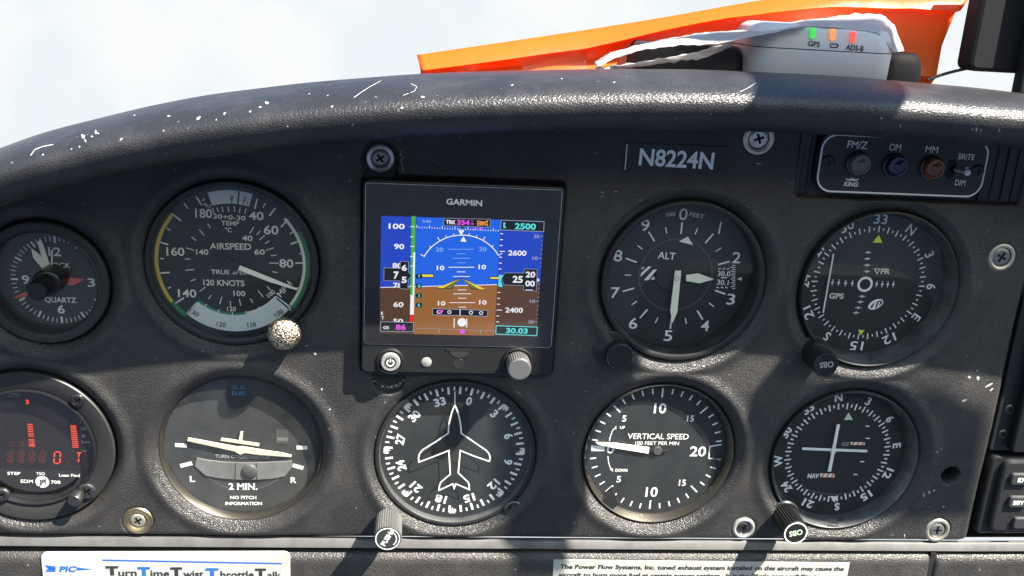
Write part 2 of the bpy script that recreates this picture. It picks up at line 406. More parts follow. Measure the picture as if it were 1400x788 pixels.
    def tube(s, path, r, n=10, caps=True):
        rows = []
        P = [Vector(p) for p in path]
        for i, p in enumerate(P):
            d = (P[min(i + 1, len(P) - 1)] - P[max(i - 1, 0)]).normalized()
            u = d.cross(Vector((0.13, 0.2, 1))).normalized(); w = d.cross(u)
            rr = r[i] if isinstance(r, (list, tuple)) else r
            rows.append([s.v(*(p + (u * cos(2 * pi * k / n) + w * sin(2 * pi * k / n)) * rr)) for k in range(n)])
        for a, b in zip(rows, rows[1:]):
            for i in range(n): j = (i + 1) % n; s.f(a[i], b[i], b[j], a[j])
        if caps: s.f(*rows[0]); s.f(*rows[-1][::-1])
    def build(s, name, parent=None, origin=None, smooth=35, label=None):
        o3 = origin if origin is not None else (parent['o3'] if parent else (0, 0, 0))
        me = bpy.data.meshes.new(name)
        me.from_pydata([((a - o3[0]) / 1000, -(c - o3[2]) / 1000, (b - o3[1]) / 1000) for a, b, c in s.V], [], s.F)
        for m in s.mats: me.materials.append(M[m])
        me.polygons.foreach_set('material_index', s.I)
        if smooth:
            me.polygons.foreach_set('use_smooth', [True] * len(s.F)); me.set_sharp_from_angle(angle=rad(smooth))
        me.update()
        ob = bpy.data.objects.new(name, me); COL.objects.link(ob)
        if parent: ob.parent = parent
        else: ob.location = (o3[0] / 1000, -o3[2] / 1000, o3[1] / 1000)
        if label: ob['label'] = label
        return ob

def inset(pts, d):
    n = len(pts); out = []
    for i in range(n):
        a, b, c = pts[i - 1], pts[i], pts[(i + 1) % n]
        def nr(p, q):
            dx, dy = q[0] - p[0], q[1] - p[1]; l = math.hypot(dx, dy) or 1e-9; return (-dy / l, dx / l)
        n1, n2 = nr(a, b), nr(b, c); mxx, my = n1[0] + n2[0], n1[1] + n2[1]; l = math.hypot(mxx, my) or 1e-9
        k = d / max(0.3, (mxx * n1[0] + my * n1[1]) / l)
        out.append((b[0] + mxx / l * k, b[1] + my / l * k))
    return out
def rrect(x0, x1, v0, v1, r, n=6):
    pts = []
    for cx, cv, a in ((x1 - r, v0 + r, -90), (x1 - r, v1 - r, 0), (x0 + r, v1 - r, 90), (x0 + r, v0 + r, 180)):
        for i in range(n + 1):
            t = rad(a + 90 * i / n); pts.append((cx + r * cos(t), cv + r * sin(t)))
    return pts
def circle(c, r, n=40): return [(c[0] + r * cos(2 * pi * i / n), c[1] + r * sin(2 * pi * i / n)) for i in range(n)]
def cross(c, r, w, rot=0.0):
    p = [(w, w), (w, r), (-w, r), (-w, w), (-r, w), (-r, -w), (-w, -w), (-w, -r), (w, -r), (w, -w), (r, -w), (r, w)]
    k, t = cos(rad(rot)), sin(rad(rot))
    return [(c[0] + x * k - y * t, c[1] + x * t + y * k) for x, y in p]

def thing(name, label, cat, x, v, h=0.0, group=None):
    o = bpy.data.objects.new(name, None); COL.objects.link(o); o.empty_display_size = 0.01
    o.location = (x / 1000, -h / 1000, v / 1000)
    o['o3'] = (x, v, h); o['label'] = label; o['category'] = cat
    if group: o['group'] = group
    return o
def tag(o, label, cat, group=None):
    o['label'] = label; o['category'] = cat
    if group: o['group'] = group
    return o
def screw_head(d, c, r, h, mat_, rot=20, dome=0.5, hole='pit_black'):
    """domed phillips head with a real cross recess"""
    d.use(mat_); d.lathe(c, [(r, h - 1.6), (r, h - 0.25), (r * 0.9, h + dome * 0.4), (r * 0.72, h + dome)], 36)
    cr = cross(c, r * 0.55, r * 0.13, rot)
    d.holed([circle(c, r * 0.72, 36), cr], h + dome)
    d.use(hole)
    n = len(cr)
    hi = [d.v(p[0], p[1], h + dome) for p in cr]; lo = [d.v(p[0] * 0.8 + c[0] * 0.2, p[1] * 0.8 + c[1] * 0.2, h + dome - 1.2) for p in cr]
    for i in range(n): j = (i + 1) % n; d.f(hi[j], hi[i], lo[i], lo[j])
    d.holed([[(p[0] * 0.8 + c[0] * 0.2, p[1] * 0.8 + c[1] * 0.2) for p in cr]], h + dome - 1.2)

# ------------------------------------------------------------------ glareshield (sweep of a roll profile along the arched brow)
NX = [-460, -300, -250, -194, -150, -123, -76, -28, 15, 60, 109, 180, 243, 300, 360, 620]
NV = [-20, 98, 128, 152, 165, 171.6, 179.6, 185.7, 189.3, 192.4, 194.6, 195.0, 193, 189.5, 185, 150]
_cx = np.linspace(-460, 620, 361); _cv = np.interp(_cx, NX, NV)
for _ in range(14):
    _cv[1:-1] = (_cv[:-2] + 2 * _cv[1:-1] + _cv[2:]) / 4
def nose_v(x): return np.interp(x, _cx, _cv)
PROF = [(2, -13.5), (20, -13.3), (36, -12.8), (47, -11.2), (53, -8.8), (57, -5.6), (59.4, -2), (60, 1.2), (59.2, 4), (56.5, 6.4), (52, 8.3), (46, 9.8), (38, 11.0),
        (28, 11.9), (14, 12.3), (2, 11.7), (-12, 10.0), (-35, 6), (-70, -2), (-130, -18), (-220, -42)]
d = Draw('shield_vinyl')
rows = []
for i, x in enumerate(_cx):
    row = []
    for (h, v) in PROF:
        row.append(d.v(float(x), float(_cv[i]) + v, h))
    rows.append(row)
for a, b in zip(rows, rows[1:]):
    for k in range(len(PROF) - 1): d.f(a[k], b[k], b[k + 1], a[k + 1])
ds = d
bvh_gs = BVHTree.FromPolygons([Vector(((a) / 1000, -c / 1000, b / 1000)) for a, b, c in d.V], [tuple(f) for f in d.F])
CAMW = tw(CP) * 0.001
def cast(bvh, px, py):
    dd = RM.T @ np.array([px - 700.0, py - 394.0, FPX]); dd = tw(dd).normalized()
    r = bvh.ray_cast(CAMW, dd)
    return (r[0], r[1]) if r[0] is not None else (None, None)
def flake(d, bvh, pts, lift=0.12):
    P = []
    for x, y in pts:
        p, n = cast(bvh, x, y)
        if p is None: return
        if n.dot(CAMW - p) < 0: n = -n
        p = p + n * lift * 0.001
        P.append((p.x * 1000, p.z * 1000, -p.y * 1000))
    c = [sum(q[k] for q in P) / len(P) for k in range(3)]
    ic = d.v(*c); ids = [d.v(*q) for q in P]
    for i in range(len(ids)): d.f(ic, ids[(i + 1) % len(ids)], ids[i])
def blob(x, y, rx_, ry_, rot=0, n=9):
    out = []
    for i in range(n):
        a = 2 * pi * i / n; k = random.uniform(0.55, 1.2)
        u, w = rx_ * k * cos(a), ry_ * k * sin(a); out.append((x + u * cos(rot) - w * sin(rot), y + u * sin(rot) + w * cos(rot)))
    return out
def scratch(d, bvh, pts, w, lift=0.12):
    for (x0, y0), (x1, y1) in zip(pts, pts[1:]):
        l = math.hypot(x1 - x0, y1 - y0); nx, ny = -(y1 - y0) / l * w / 2, (x1 - x0) / l * w / 2
        flake(d, bvh, [(x0 + nx, y0 + ny), (x1 + nx * .8, y1 + ny * .8), (x1 - nx * .8, y1 - ny * .8), (x0 - nx, y0 - ny)], lift)
d = ds; d.use('chip')
for x, y, a, b, r in [(114, 187, 4.5, 3, .9), (131, 181, 3.2, 1.6, 1.8), (126, 187, 2, 1.3, .3), (166, 191, 3, 1.5, 2.4), (59, 212, 1.6, 1.2, 0), (98, 204, 1.2, .9, 0), (134, 183, 2.6, 1.2, .4),
                      (231, 159, 2, 1.4, .2), (272, 162, 3.6, 2, 2.3), (307, 156, 3, 1.4, 2.0), (342, 153, 1.6, 1.2, 0), (356, 147, 2.2, 1.6, 0), (365, 141, 3, 1.8, .2), (296, 164, 1.6, .8, 2),
                      (454, 146, 2.8, 1.5, 2.6), (549, 148, 2.4, 1.4, 0), (578, 133, 3.5, 1.4, 0), (393, 173, 1.4, 1, 0), (482, 171, 2.4, 1, 2.4), (184, 158, 1.2, .9, 0), (423, 129, 1, .8, 0), (448, 131, 1.5, .6, 2.6),
                      (117, 193, 2.2, 1.3, 1), (109, 201, 1.4, 1, 0), (224, 179, 1.2, .9, 0), (1205, 162, 1.6, 1, 0), (1231, 172, 2.2, 1.2, 1.6), (1335, 177, 1.5, 3, 0), (1329, 177, 1, 2.6, 0), (1341, 178, 1, 2.4, 0), (1366, 178, 1.2, 2.4, 0),
                      (700, 117, 2, .8, 2.7), (840, 113, 2.2, .8, 2.6), (768, 108, 1.2, .7, 0), (950, 140, 1, .8, 0)]:
    flake(d, bvh_gs, blob(x, y, a, b, r))
scratch(d, bvh_gs, [(484, 134), (495, 126), (506, 119), (521, 111)], .8)
scratch(d, bvh_gs, [(42, 213), (48, 205), (58, 201), (73, 198)], 1.2)
scratch(d, bvh_gs, [(562, 115), (570, 119), (567, 125), (551, 131)], .7)
scratch(d, bvh_gs, [(1012, 126), (1024, 120), (1033, 114)], .7)
for k in range(8):
    x = random.uniform(60, 640); y = 0.00026 * (x - 700) ** 2 + 128 + random.uniform(-14, 40)
    flake(d, bvh_gs, blob(x, y, random.uniform(.4, 1.2), random.uniform(.4, .8), random.uniform(0, 3), 6))
gs = d.build('glareshield', origin=(20, 170, 0), smooth=80)
tag(gs, 'long black vinyl brow arching over the instrument panel, chipped white along its left', 'glareshield')

# ------------------------------------------------------------------ instrument panel: padded vinyl sheet moulded round every instrument
PITS = [  # x, v, inner radius, lip width
    (-202.3, 90.0, 31.0, 9.0), (-112.4, 102.2, 41.0, 8.5), (113.6, 99.6, 42.4, 9.0), (219.3, 97.8, 42.4, 9.5),
    (-216.0, 2.4, 41.2, 8.0), (-111.6, 1.0, 41.2, 9.0), (0.4, -0.6, 42.2, 8.0), (111.5, 0.2, 41.6, 9.0), (217.6, -2.2, 42.0, 10.0)]
STEP = 0.7
gx = np.arange(-329.2, 304.01, STEP); gv = np.arange(-55.5, 192, STEP)
X, V = np.meshgrid(gx, gv)
H = np.full(X.shape, 6.0)
rise = np.zeros_like(H); low = np.full(X.shape, 6.0)
for (cx, cv, ri, lw) in PITS:
    lw *= 0.85
    r = np.hypot(X - cx, V - cv); t = np.clip((r - ri) / lw, 0, 1)
    s_ = np.sqrt(np.clip(1 - (1 - t) ** 2, 0, 1))
    hh = np.where(r < ri, -14.0, 0.2 + 5.8 * s_)
    low = np.minimum(low, hh)
    rise = np.maximum(rise, 1.0 * np.exp(-((r - ri - lw * 0.95) / 3.6) ** 2))
H = np.where(low < 5.95, low + rise * np.clip((low - 0.2) / 5.8, 0, 1), 6.0 + rise)
def sd_box(x0, x1, v0, v1, r):
    qx = np.abs(X - (x0 + x1) / 2) - (x1 - x0) / 2 + r; qv = np.abs(V - (v0 + v1) / 2) - (v1 - v0) / 2 + r
    return np.hypot(np.maximum(qx, 0), np.maximum(qv, 0)) + np.minimum(np.maximum(qx, qv), 0) - r
def sd_c(x, v, r): return np.hypot(X - x, V - v) - r
def smooth01(t): t = np.clip(t, 0, 1); return t * t * (3 - 2 * t)
s1 = at(520, 217, 5); s2 = at(531, 517, 5)
sd = np.minimum(np.minimum(sd_box(-51, 49.2, 46.5, 150.3, 3), sd_c(s1[0], s1[1], 9.5)), np.minimum(sd_c(s2[0], s2[1], 9.0), sd_box(s1[0] - 8, s1[0] + 9, 146, s1[1], 2)))
pk = smooth01(-sd / 2.2)
H = np.where((low > 4) | (pk > 0.5), H * (1 - pk) + np.minimum(H, 2.6) * pk, H)
sd = sd_box(165.5, 287, 145.5, 190, 3); pk = smooth01(-sd / 2.0)
H = H * (1 - pk) + 2.5 * pk
hole = at(1300, 651, 6)
pk = smooth01(-(sd_c(hole[0], hole[1], 5.6)) / 0.9); H = H * (1 - pk) - 12 * pk
for px_, py_, rr in ((1038, 190, 8.5), (1370, 352, 8.0), (1282, 726, 8.5), (1017, 723, 8.0), (188, 713, 9.0)):
    c = at(px_, py_, 6); pk = smooth01(-(sd_c(c[0], c[1], rr)) / 2.5); H -= 1.6 * pk
H += 0.5 * np.sin(X * 0.043 + 1) * np.sin(V * 0.06) * (low > 5)          # gentle waviness of the old moulding
# rolled edges at the right and the bottom
dr = np.clip((300.5 - X) / 4.0, -0.2, 1); H -= 5 * (1 - np.sqrt(np.clip(1 - (1 - np.clip(dr, 0, 1)) ** 2, 0, 1))) + np.where(X > 300.5, 8, 0)
botv = np.interp(X, [-240, 302], [-48.6, -53.6])
db = np.clip((V - botv) / 4.0, 0, 1); H -= 5 * (1 - np.sqrt(np.clip(1 - (1 - db) ** 2, 0, 1))) + np.where(V < botv, 6, 0)
crn = np.hypot(np.maximum(X - 290.5, 0), np.maximum(-43.5 - V, 0)) > 10.0   # rounded lower right corner
H = np.where(crn & (X > 290.5) & (V < -43.5), H - 9, H)
top = nose_v(X) - 9.0
keep = (V < top)
ny, nx_ = X.shape
me = bpy.data.meshes.new('instrument_panel')
me.vertices.add(nx_ * ny)
O3 = (20.0, 60.0, 0.0)
co = np.stack([(X - O3[0]) / 1000, -H / 1000, (V - O3[1]) / 1000], -1).reshape(-1, 3)
me.vertices.foreach_set('co', co.astype(np.float32).ravel())
idx = np.arange(nx_ * ny).reshape(ny, nx_)
q = np.stack([idx[:-1, :-1], idx[:-1, 1:], idx[1:, 1:], idx[1:, :-1]], -1)[keep[1:, 1:] & keep[1:, :-1]].reshape(-1, 4)
me.loops.add(q.size); me.polygons.add(len(q))
me.loops.foreach_set('vertex_index', q.ravel().astype(np.int32))
me.polygons.foreach_set('loop_start', (np.arange(len(q)) * 4).astype(np.int32))
me.polygons.foreach_set('loop_total', np.full(len(q), 4, np.int32))
me.polygons.foreach_set('use_smooth', np.ones(len(q), bool))
me.materials.append(M['panel_vinyl']); me.update(calc_edges=True); me.validate()
pan = bpy.data.objects.new('instrument_panel', me); COL.objects.link(pan)
pan.location = (O3[0] / 1000, 0, O3[1] / 1000)
tag(pan, 'black grained vinyl instrument panel moulded with a rounded lip round every gauge', 'instrument panel')
vw = co + np.array([O3[0] / 1000, 0, O3[1] / 1000])
bvh_p = BVHTree.FromPolygons([Vector(p) for p in vw], [tuple(int(k) for k in f) for f in q])
d = Draw('scuff')
for x, y, a, b, r in [(513, 183, 4, 1.6, .2), (524, 187, 2.4, 1, .8), (1037, 224, 5, 1.2, .1), (1325, 516, 3, 2, .5), (1337, 517, 2.4, 3, 0), (1318, 548, 4, 1.5, 2.8), (1352, 527, 6, 1.5, 2.6),
                      (1355, 533, 4, 1.2, 2.5), (1336, 507, 1.5, 1.2, 0), (1263, 677, 1, 4, 0), (1270, 673, 1.4, 2.6, 0), (1277, 671, 1.6, 2, 0), (1290, 693, 1.6, 1.2, 0), (1287, 614, 1.4, 1, 0), (1281, 618, 2, .8, .3),
                      (824, 263, 3, 1, 0), (431, 484, 2.4, 1.6, .4), (440, 532, 1.4, 2, 0), (419, 473, 1.5, 1, 0), (842, 262, 2, .7, 0), (1237, 733, 1, 4, 0), (451, 560, 2, .9, 2.4), (1322, 487, 1, .8, 0), (240, 233, 1.6, .8, 0)]:
    flake(d, bvh_p, blob(x, y, a, b, r), 0.1)
for k in range(34):
    a = random.uniform(-0.1, 1.0) * pi
    scratch(d, bvh_p, [(531 + 22 * cos(a) + random.uniform(-2, 2), 513 + 15 * sin(a)), (531 + 25 * cos(a) + random.uniform(-3, 3), 514 + 17 * sin(a))], .8, 0.1)
for k in range(10):
    y = 205 + k * 5; scratch(d, bvh_p, [(550 + random.uniform(-1.5, 2) - (y < 215) * 3, y), (549 + random.uniform(-1, 2), y + 4)], .8, 0.1)
tmp = d.build('scuff', origin=O3, smooth=0); sme = tmp.data
bm = bmesh.new(); bm.from_mesh(me); n0 = len(bm.faces); bm.from_mesh(sme); bm.faces.ensure_lookup_table()
for f_ in bm.faces[n0:]: f_.material_index = 1
bm.to_mesh(me); bm.free(); me.materials.append(M['scuff'])
bpy.data.objects.remove(tmp); bpy.data.meshes.remove(sme)

# ------------------------------------------------------------------ panel screws
def screw_thing(px_, py_, h, rw, rs, wm, sm, rot, label, tilt=0):
    c = at(px_, py_, h + 1)
    t = thing('panel_screw', label, 'screw', c[0], c[1], h, 'screws holding the instrument panel')
    d = Draw(wm)
    d.lathe(c, [(rw, h - 1.5), (rw, h + 0.3), (rw * 0.93, h + 1.0), (rw * 0.8, h + 1.3), (rw * 0.68, h + 0.9), (rs * 1.08, h + 0.1), (rs * 1.02, h - 1.2)], 56)
    d.build('washer', t)
    d = Draw(); screw_head(d, c, rs, h + 0.4, sm, rot, 0.4); d.build('screw_head', t)
    return t
screw_thing(520, 217, 3.2, 6.9, 4.2, 'steel', 'zinc', 35, 'bright steel washer and crosshead screw just above the upper left corner of the display')
screw_thing(1038, 190, 5.0, 8.2, 4.8, 'cream_metal', 'steel', 20, 'tarnished screw in a broad dull washer under the brow, right of the registration plate')
screw_thing(1370, 352, 5.0, 7.8, 5.0, 'cream_metal', 'zinc', 65, 'grey crosshead screw with broad washer at the right edge below the marker lights')
screw_thing(1282, 726, 5.0, 7.6, 4.6, 'cream_metal', 'zinc', 0, 'cream coloured cup washer and screw in the lower right corner of the panel')
screw_thing(1017, 723, 5.0, 6.6, 4.0, 'steel', 'dark_steel', 60, 'shiny washer with a dark screw low between the climb gauge and the lower course gauge')
screw_thing(188, 713, 5.0, 8.0, 4.0, 'brass', 'cream_metal', 30, 'worn brass cup washer and screw between the engine monitor and the turn gauge')

# ------------------------------------------------------------------ gauge helpers
def gauge(name, label, cat, c, face_h, r_face, r_out, rim_h, bez='bezel_black', wall='ring_black', glass_mat='glass', glass_h=None, front=None, rim_prof=None, wall_prof=None):
    t = thing(name, label, cat, c[0], c[1], 0.0)
    d = Draw(bez)
    if rim_prof: d.lathe(c, rim_prof, 96)
    else: d.lathe(c, [(r_out, -6), (r_out, rim_h - 0.8), (r_out - 0.4, rim_h - 0.2), (r_out - 1.1, rim_h), (r_face + 0.9, rim_h), (r_face + 0.3, rim_h - 0.3)], 96)
    d.use(wall); d.lathe(c, wall_prof or [(r_face + 0.3, rim_h - 0.3), (r_face, rim_h - 0.9), (r_face, face_h - 0.5)], 96)
    d.build('bezel', t)
    g = Draw(glass_mat); gh = glass_h if glass_h is not None else face_h + 3.5
    g.disc(c, r_face - 0.03, gh, 96); g.build('glass', t, smooth=0)
    return t
def seg(d, K, lst, w):
    for x0, y0, x1, y1 in lst: d.line(K(x0, y0), K(x1, y1), w, K.h + 0.15)
def txt(d, K, s, x, y, cap, w=None, rot=0, bold=0.0, shear=0.0, up=0.15):
    d.text(s, K(x, y), cap * K.mm, K.h + up, w * K.mm if w else None, rot, bold, shear)
def pol(K, pts): return [K(*p) for p in pts]
def knob(t, c, h0, h1, r, mat_, n=60, knurl=0.25, cap_mat=None, name='knob', shaft=None, cap_bev=0.8):
    d = Draw(mat_)
    if shaft: d.lathe(c, [(shaft, h0 - 6), (shaft, h0 + 0.5)], 24)
    d.lathe(c, [(r * 0.86, h0), (r, h0 + 0.8), (r, h1 - cap_bev)], n, knurl)
    d.use(cap_mat or mat_); d.lathe(c, [(r, h1 - cap_bev), (r - cap_bev * 0.4, h1 - cap_bev * 0.2), (r - cap_bev, h1)], n, 0)
    d.disc(c, r - cap_bev, h1, n)
    d.lathe(c, [(0.5, h0), (r * 0.86, h0)], n)
    return d.build(name, t)

# ------------------------------------------------------------------ airspeed indicator
KA = Crop(190, 240, 260 / 788, 0.0)
c = (-112.8, 101.9); fc = (-113.4, 101.4)
asi = gauge('airspeed_indicator', 'airspeed gauge with yellow, green and white arcs and a knurled gold knob', 'gauge', c, -0.6, 38.6, 41.6, 5.2, glass_h=3.2)
d = Draw('face_black'); d.disc(fc, 38.4, 0.0, 96)
h = 0.15
d.use('window_white'); d.arc(fc, 26.6, 35.6, 221, 128, h); d.arc(fc, 30.2, 36.8, -17, 16.5, h)
d.use('ink_dark')
for a, w in ((0.8, .5), (6.3, .8), (11, .4), (14.5, .4)): d.tick(fc, a, 30.4 if a != 6.3 else 30.2, 33 if a != 6.3 else 36.6, w, h + .1)
d.use('print_green'); d.arc(fc, 25.6, 26.9, 221, 150, h + .05); d.arc(fc, 35.2, 37.4, 62, 128, h); d.arc(fc, 35.4, 37.4, 221, 235.5, h)
d.use('print_cream'); d.arc(fc, 25.9, 26.9, 166, 129, h + .1); d.arc(fc, 34.0, 35.4, 47, 127, h + .05)
d.use('print_yellow'); d.arc(fc, 35.6, 37.4, 235.5, 311, h)
d.use('print_cream')
seg(d, KA, [(237, 88, 260, 123), (138, 158, 174, 188), (83, 275, 122, 287), (85, 405, 127, 402), (150, 530, 187, 507), (490, 97, 480, 138), (565, 135, 540, 168), (618, 182, 588, 214),
            (668, 270, 628, 285), (692, 363, 648, 363), (682, 467, 640, 467), (570, 508, 630, 558), (197, 575, 238, 528)], .75)
seg(d, KA, [(187, 115, 203, 138), (116, 218, 130, 228), (88, 343, 103, 346), (120, 468, 133, 462), (524, 115, 514, 133), (640, 232, 625, 243), (680, 322, 664, 324), (692, 413, 678, 413), (655, 517, 642, 512)], .55)
seg(d, KA, [(250, 225, 270, 248), (285, 200, 297, 218), (218, 255, 237, 270), (195, 300, 228, 310), (190, 346, 212, 347), (192, 393, 230, 390), (215, 437, 236, 430), (252, 480, 276, 463), (289, 512, 300, 495),
            (335, 532, 344, 503), (380, 543, 379, 520), (422, 540, 416, 512), (472, 527, 462, 510), (515, 503, 493, 477), (546, 475, 530, 460), (575, 403, 552, 398), (540, 363, 580, 364), (547, 333, 570, 330),
            (527, 310, 558, 300), (523, 282, 541, 271), (498, 268, 522, 248), (488, 245, 503, 230), (460, 240, 476, 213)], .45)
seg(d, KA, [(303, 135, 313, 158), (323, 133, 330, 153), (345, 130, 348, 152), (370, 128, 372, 151), (395, 128, 396, 151), (420, 133, 416, 155), (445, 137, 438, 158)], .45)
for k in range(5): d.tick(fc, 212 - k * 15, 25.2, 27.6, .5, h + .12)
B = 0.012
for s_, x, y, cp, w, r in [('180', 268, 157, 38, 70, 0), ('30+0-30', 375, 173, 20, 135, -2), ('40', 486, 167, 36, 62, 0), ('TEMP', 378, 198, 20, 75, 0), ('\u00b0C', 371, 226, 20, 28, 0), ('60', 548, 226, 38, 62, 0),
                           ('80', 611, 364, 36, 60, 0), ('160', 151, 315, 36, 75, 0), ('140', 200, 488, 36, 78, 0), ('MPH', 602, 470, 26, 80, 52), ('40', 449, 260, 24, 44, 0), ('60', 500, 317, 24, 44, 0),
                           ('140', 262, 317, 24, 52, 0), ('AIRSPEED', 379, 294, 28, 175, 1), ('TRUE SPEED', 385, 400, 20, 176, 1), ('120 KNOTS', 352, 445, 26, 175, 0), ('100', 416, 489, 24, 50, 0),
                           ('120', 384, 553, 20, 38, 0), ('100', 547, 490, 20, 38, 42), ('P', 268, 103, 13, 10, -35), ('ALT', 283, 124, 13, 34, -25)]:
    txt(d, KA, s_, x, y, cp, w, r, B)
d.use('ink_dark')
for s_, x, y, cp, w, r in [('130', 230, 568, 20, 44, -34), ('120', 341, 617, 22, 40, -9), ('110', 467, 618, 22, 38, 9), ('100', 580, 570, 22, 42, 34), ('0', 384, 90, 20, 14, 0), ('2', 438, 97, 20, 16, -6)]:
    txt(d, KA, s_, x, y, cp, w, r, B, up=.3)
d.build('dial_face', asi, smooth=0)
KN = Crop(190, 240, 260 / 788, 1.6)
d = Draw('face_black'); d.prism(pol(KN, [(300, 300), (320, 305), (412, 376), (408, 392), (370, 378)]), 1.0, 1.7); hub = KN(390, 377); d.lathe(hub, [(2.6, 0.2), (2.6, 1.9), (2.2, 2.2)], 32, cap1=True)
d.use('lume'); d.prism(pol(KN, [(418, 373), (545, 424), (655, 469), (655, 476), (540, 441), (411, 391)]), 1.2, 1.8)
d.build('pointer', asi)
kc = at(387, 461, 18)
d = Draw('dark_steel'); d.lathe(kc, [(3, -2), (3, 9)], 24)
d.use('gold_speckle'); d.lathe(kc, [(3, 8.6), (6.4, 9), (7.7, 10.6), (8.2, 13), (7.8, 15.6), (6.6, 17.2), (4.6, 18.2), (2, 18.6), (0.02, 18.7)], 64)
d.build('knob', asi, label='knurled knob flecked with worn gold')

# ------------------------------------------------------------------ altimeter
KA = Crop(800, 260, 260 / 788, -6.6)
c = (113.6, 99.5)
alt = gauge('altimeter', 'altimeter dial with numerals nought to nine and two broad white hands', 'gauge', c, -7.0, 39.6, 42.9, 6.2, glass_h=0.5)
d = Draw('face_blue_black'); d.disc(c, 39.4, -6.6, 96)
fc = KA(375, 352)
d.use('print_dim'); d.arc(fc, 19.4, 19.7, 0, 360, -6.5, 90)
d.use('print_white')
fc = (110.8 - 0 + 2.0, 101.08 - 1.9)
for k in range(10):
    a = k * 36
    d.tick(fc, a, 23.0, 29.2, .8, -6.45)
    d.tick(fc, a + 18, 24.2, 27.6, .55, -6.45)
for s_, x, y in [('0', 407, 100), ('2', 627, 280), ('3', 604, 452), ('4', 497, 562), ('5', 344, 603), ('6', 199, 552), ('7', 124, 425), ('8', 136, 272), ('9', 249, 146)]:
    txt(d, KA, s_, x, y, 47, 36, 0, 0.004)
d.line(KA(563, 132), KA(553, 182), .85, -6.45)
txt(d, KA, '100', 355, 101, 16, 36, 8); txt(d, KA, 'FEET', 463, 105, 17, 62, -9); txt(d, KA, 'ALT', 338, 272, 29, 74, -3, 0.004)
d.poly(pol(KA, [(388, 213), (425, 192), (447, 228)]), -6.45)
for q_ in ([(228, 360), (232, 344), (262, 316), (274, 318)], [(243, 374), (282, 330), (299, 328), (262, 373)], [(271, 371), (284, 357), (291, 370)], [(233, 326), (240, 318), (246, 319), (236, 330)]):
    d.poly(pol(KA, q_), -6.45)
txt(d, KA, '30.0', 575, 347, 22, 54, 0, 0.004); txt(d, KA, '30.1', 570, 383, 22, 50, -2, 0.004)
for k in range(13):
    y = 312 + k * 8; d.line(KA(602 if k % 2 else 609, y), KA(622, y), .4, -6.45)
for x0 in (552, 570, 588): d.line(KA(x0, 328), KA(x0 + 10, 324), .5, -6.45); d.line(KA(x0 - 8, 402), KA(x0 + 2, 406), .5, -6.45)
d.poly(pol(KA, [(628, 368), (648, 360), (648, 376)]), -6.45)
d.build('dial_face', alt, smooth=0)
K2 = Crop(800, 260, 260 / 788, -4.4)
d = Draw('face_blue_black'); d.lathe(K2(352, 362), [(7.5, -6.4), (7.5, -5.6), (7.2, -5.4)], 40, cap1=True)
d.build('hub', alt)
d = Draw('lume'); d.prism(pol(K2, [(420, 354), (470, 347), (535, 371), (475, 388), (420, 378)]), -5.4, -4.9); d.build('pointer', alt, label='short broad white hand pointing right')
d = Draw('lume'); d.prism(pol(K2, [(372, 334), (397, 334), (381, 505), (361, 550), (352, 500)]), -4.5, -3.9)
d.use('print_grey'); d.arc(K2(379, 366), .8, 1.2, 0, 360, -3.8, 24)
d.build('pointer', alt, label='long white hand pointing down to five')
kc = at(848, 488, 13)
kk = knob(alt, kc, 2, 13, 7.0, 'black_plastic', 64, 0.12, shaft=3)
d = Draw('scuff')
for k in range(60):
    a = random.uniform(200, 460); r = 6.55; d.arc(kc, r, r + random.uniform(.15, .45), a, a + random.uniform(3, 9), 12.75, 3)
d.build('worn_edge', kk, origin=alt['o3'], smooth=0)
kb = at(833, 478, 7)
d = Draw('bezel_black'); d.lathe(kb, [(9.8, -4), (9.8, 5.5), (9.0, 6.3)], 48, cap1=True); d.build('knob_housing', alt)

# ------------------------------------------------------------------ vertical speed indicator
KA = Crop(780, 510, 260 / 891, -1.5)
c = (111.4, 0.3)
vsi = gauge('vertical_speed_indicator', 'vertical speed gauge in a worn brass coloured ring, white needle resting near nought', 'gauge', c, -2.0, 39.0, 42.2, 4.4, bez='bezel_black', wall='ring_brass', glass_mat='glass_dusty', glass_h=-.4, rim_prof=[(42.0, -6), (42.0, 3.4), (41.7, 4.0), (41.3, 4.2)], wall_prof=[(41.3, 4.2), (40.9, 3.4), (39.1, 0.4), (39.0, -2.5)])
d = Draw('face_blue_black'); d.disc(c, 38.9, -1.5, 96); d.use('print_white')
fc = (111.0, 0.9)
for k in range(-19, 20):
    if k == 0: continue
    a = 270 + k * 9 if k > 0 else 270 + k * 9
    mj = (abs(k) % 5 == 0)
    d.tick(fc, a, 31.4 if mj else 33.6, 36.9, .85 if mj else .8, -1.35)
d.poly(pol(KA, [(97, 340), (160, 340), (160, 366), (97, 366)]), -1.35)
d.pline(pol(KA, [(708, 335), (652, 345), (648, 400), (703, 405)]), .7, -1.35)
for s_, x, y, cp, w in [('10', 420, 165, 50, 58), ('10', 380, 557, 50, 58), ('5', 252, 213, 30, 20), ('15', 562, 213, 30, 33), ('5', 226, 497, 32, 22), ('15', 524, 514, 32, 34), ('20', 597, 367, 50, 78), ('0', 187, 358, 38, 36)]:
    txt(d, KA, s_, x, y, cp, w, 0, 0.012)
txt(d, KA, 'UP', 243, 255, 14, 24, 0, .02); txt(d, KA, 'DOWN', 238, 456, 16, 58, 0, .02)
txt(d, KA, 'VERTICAL SPEED', 411, 297, 28, 292, 0, 0.004); txt(d, KA, '100 FEET PER MIN', 406, 329, 18, 210, 0, 0.006)
d.pline(pol(KA, [(182, 318), (188, 292), (197, 270), (206, 258)]), .5, -1.35); d.poly(pol(KA, [(214, 246), (202, 262), (214, 265)]), -1.35)
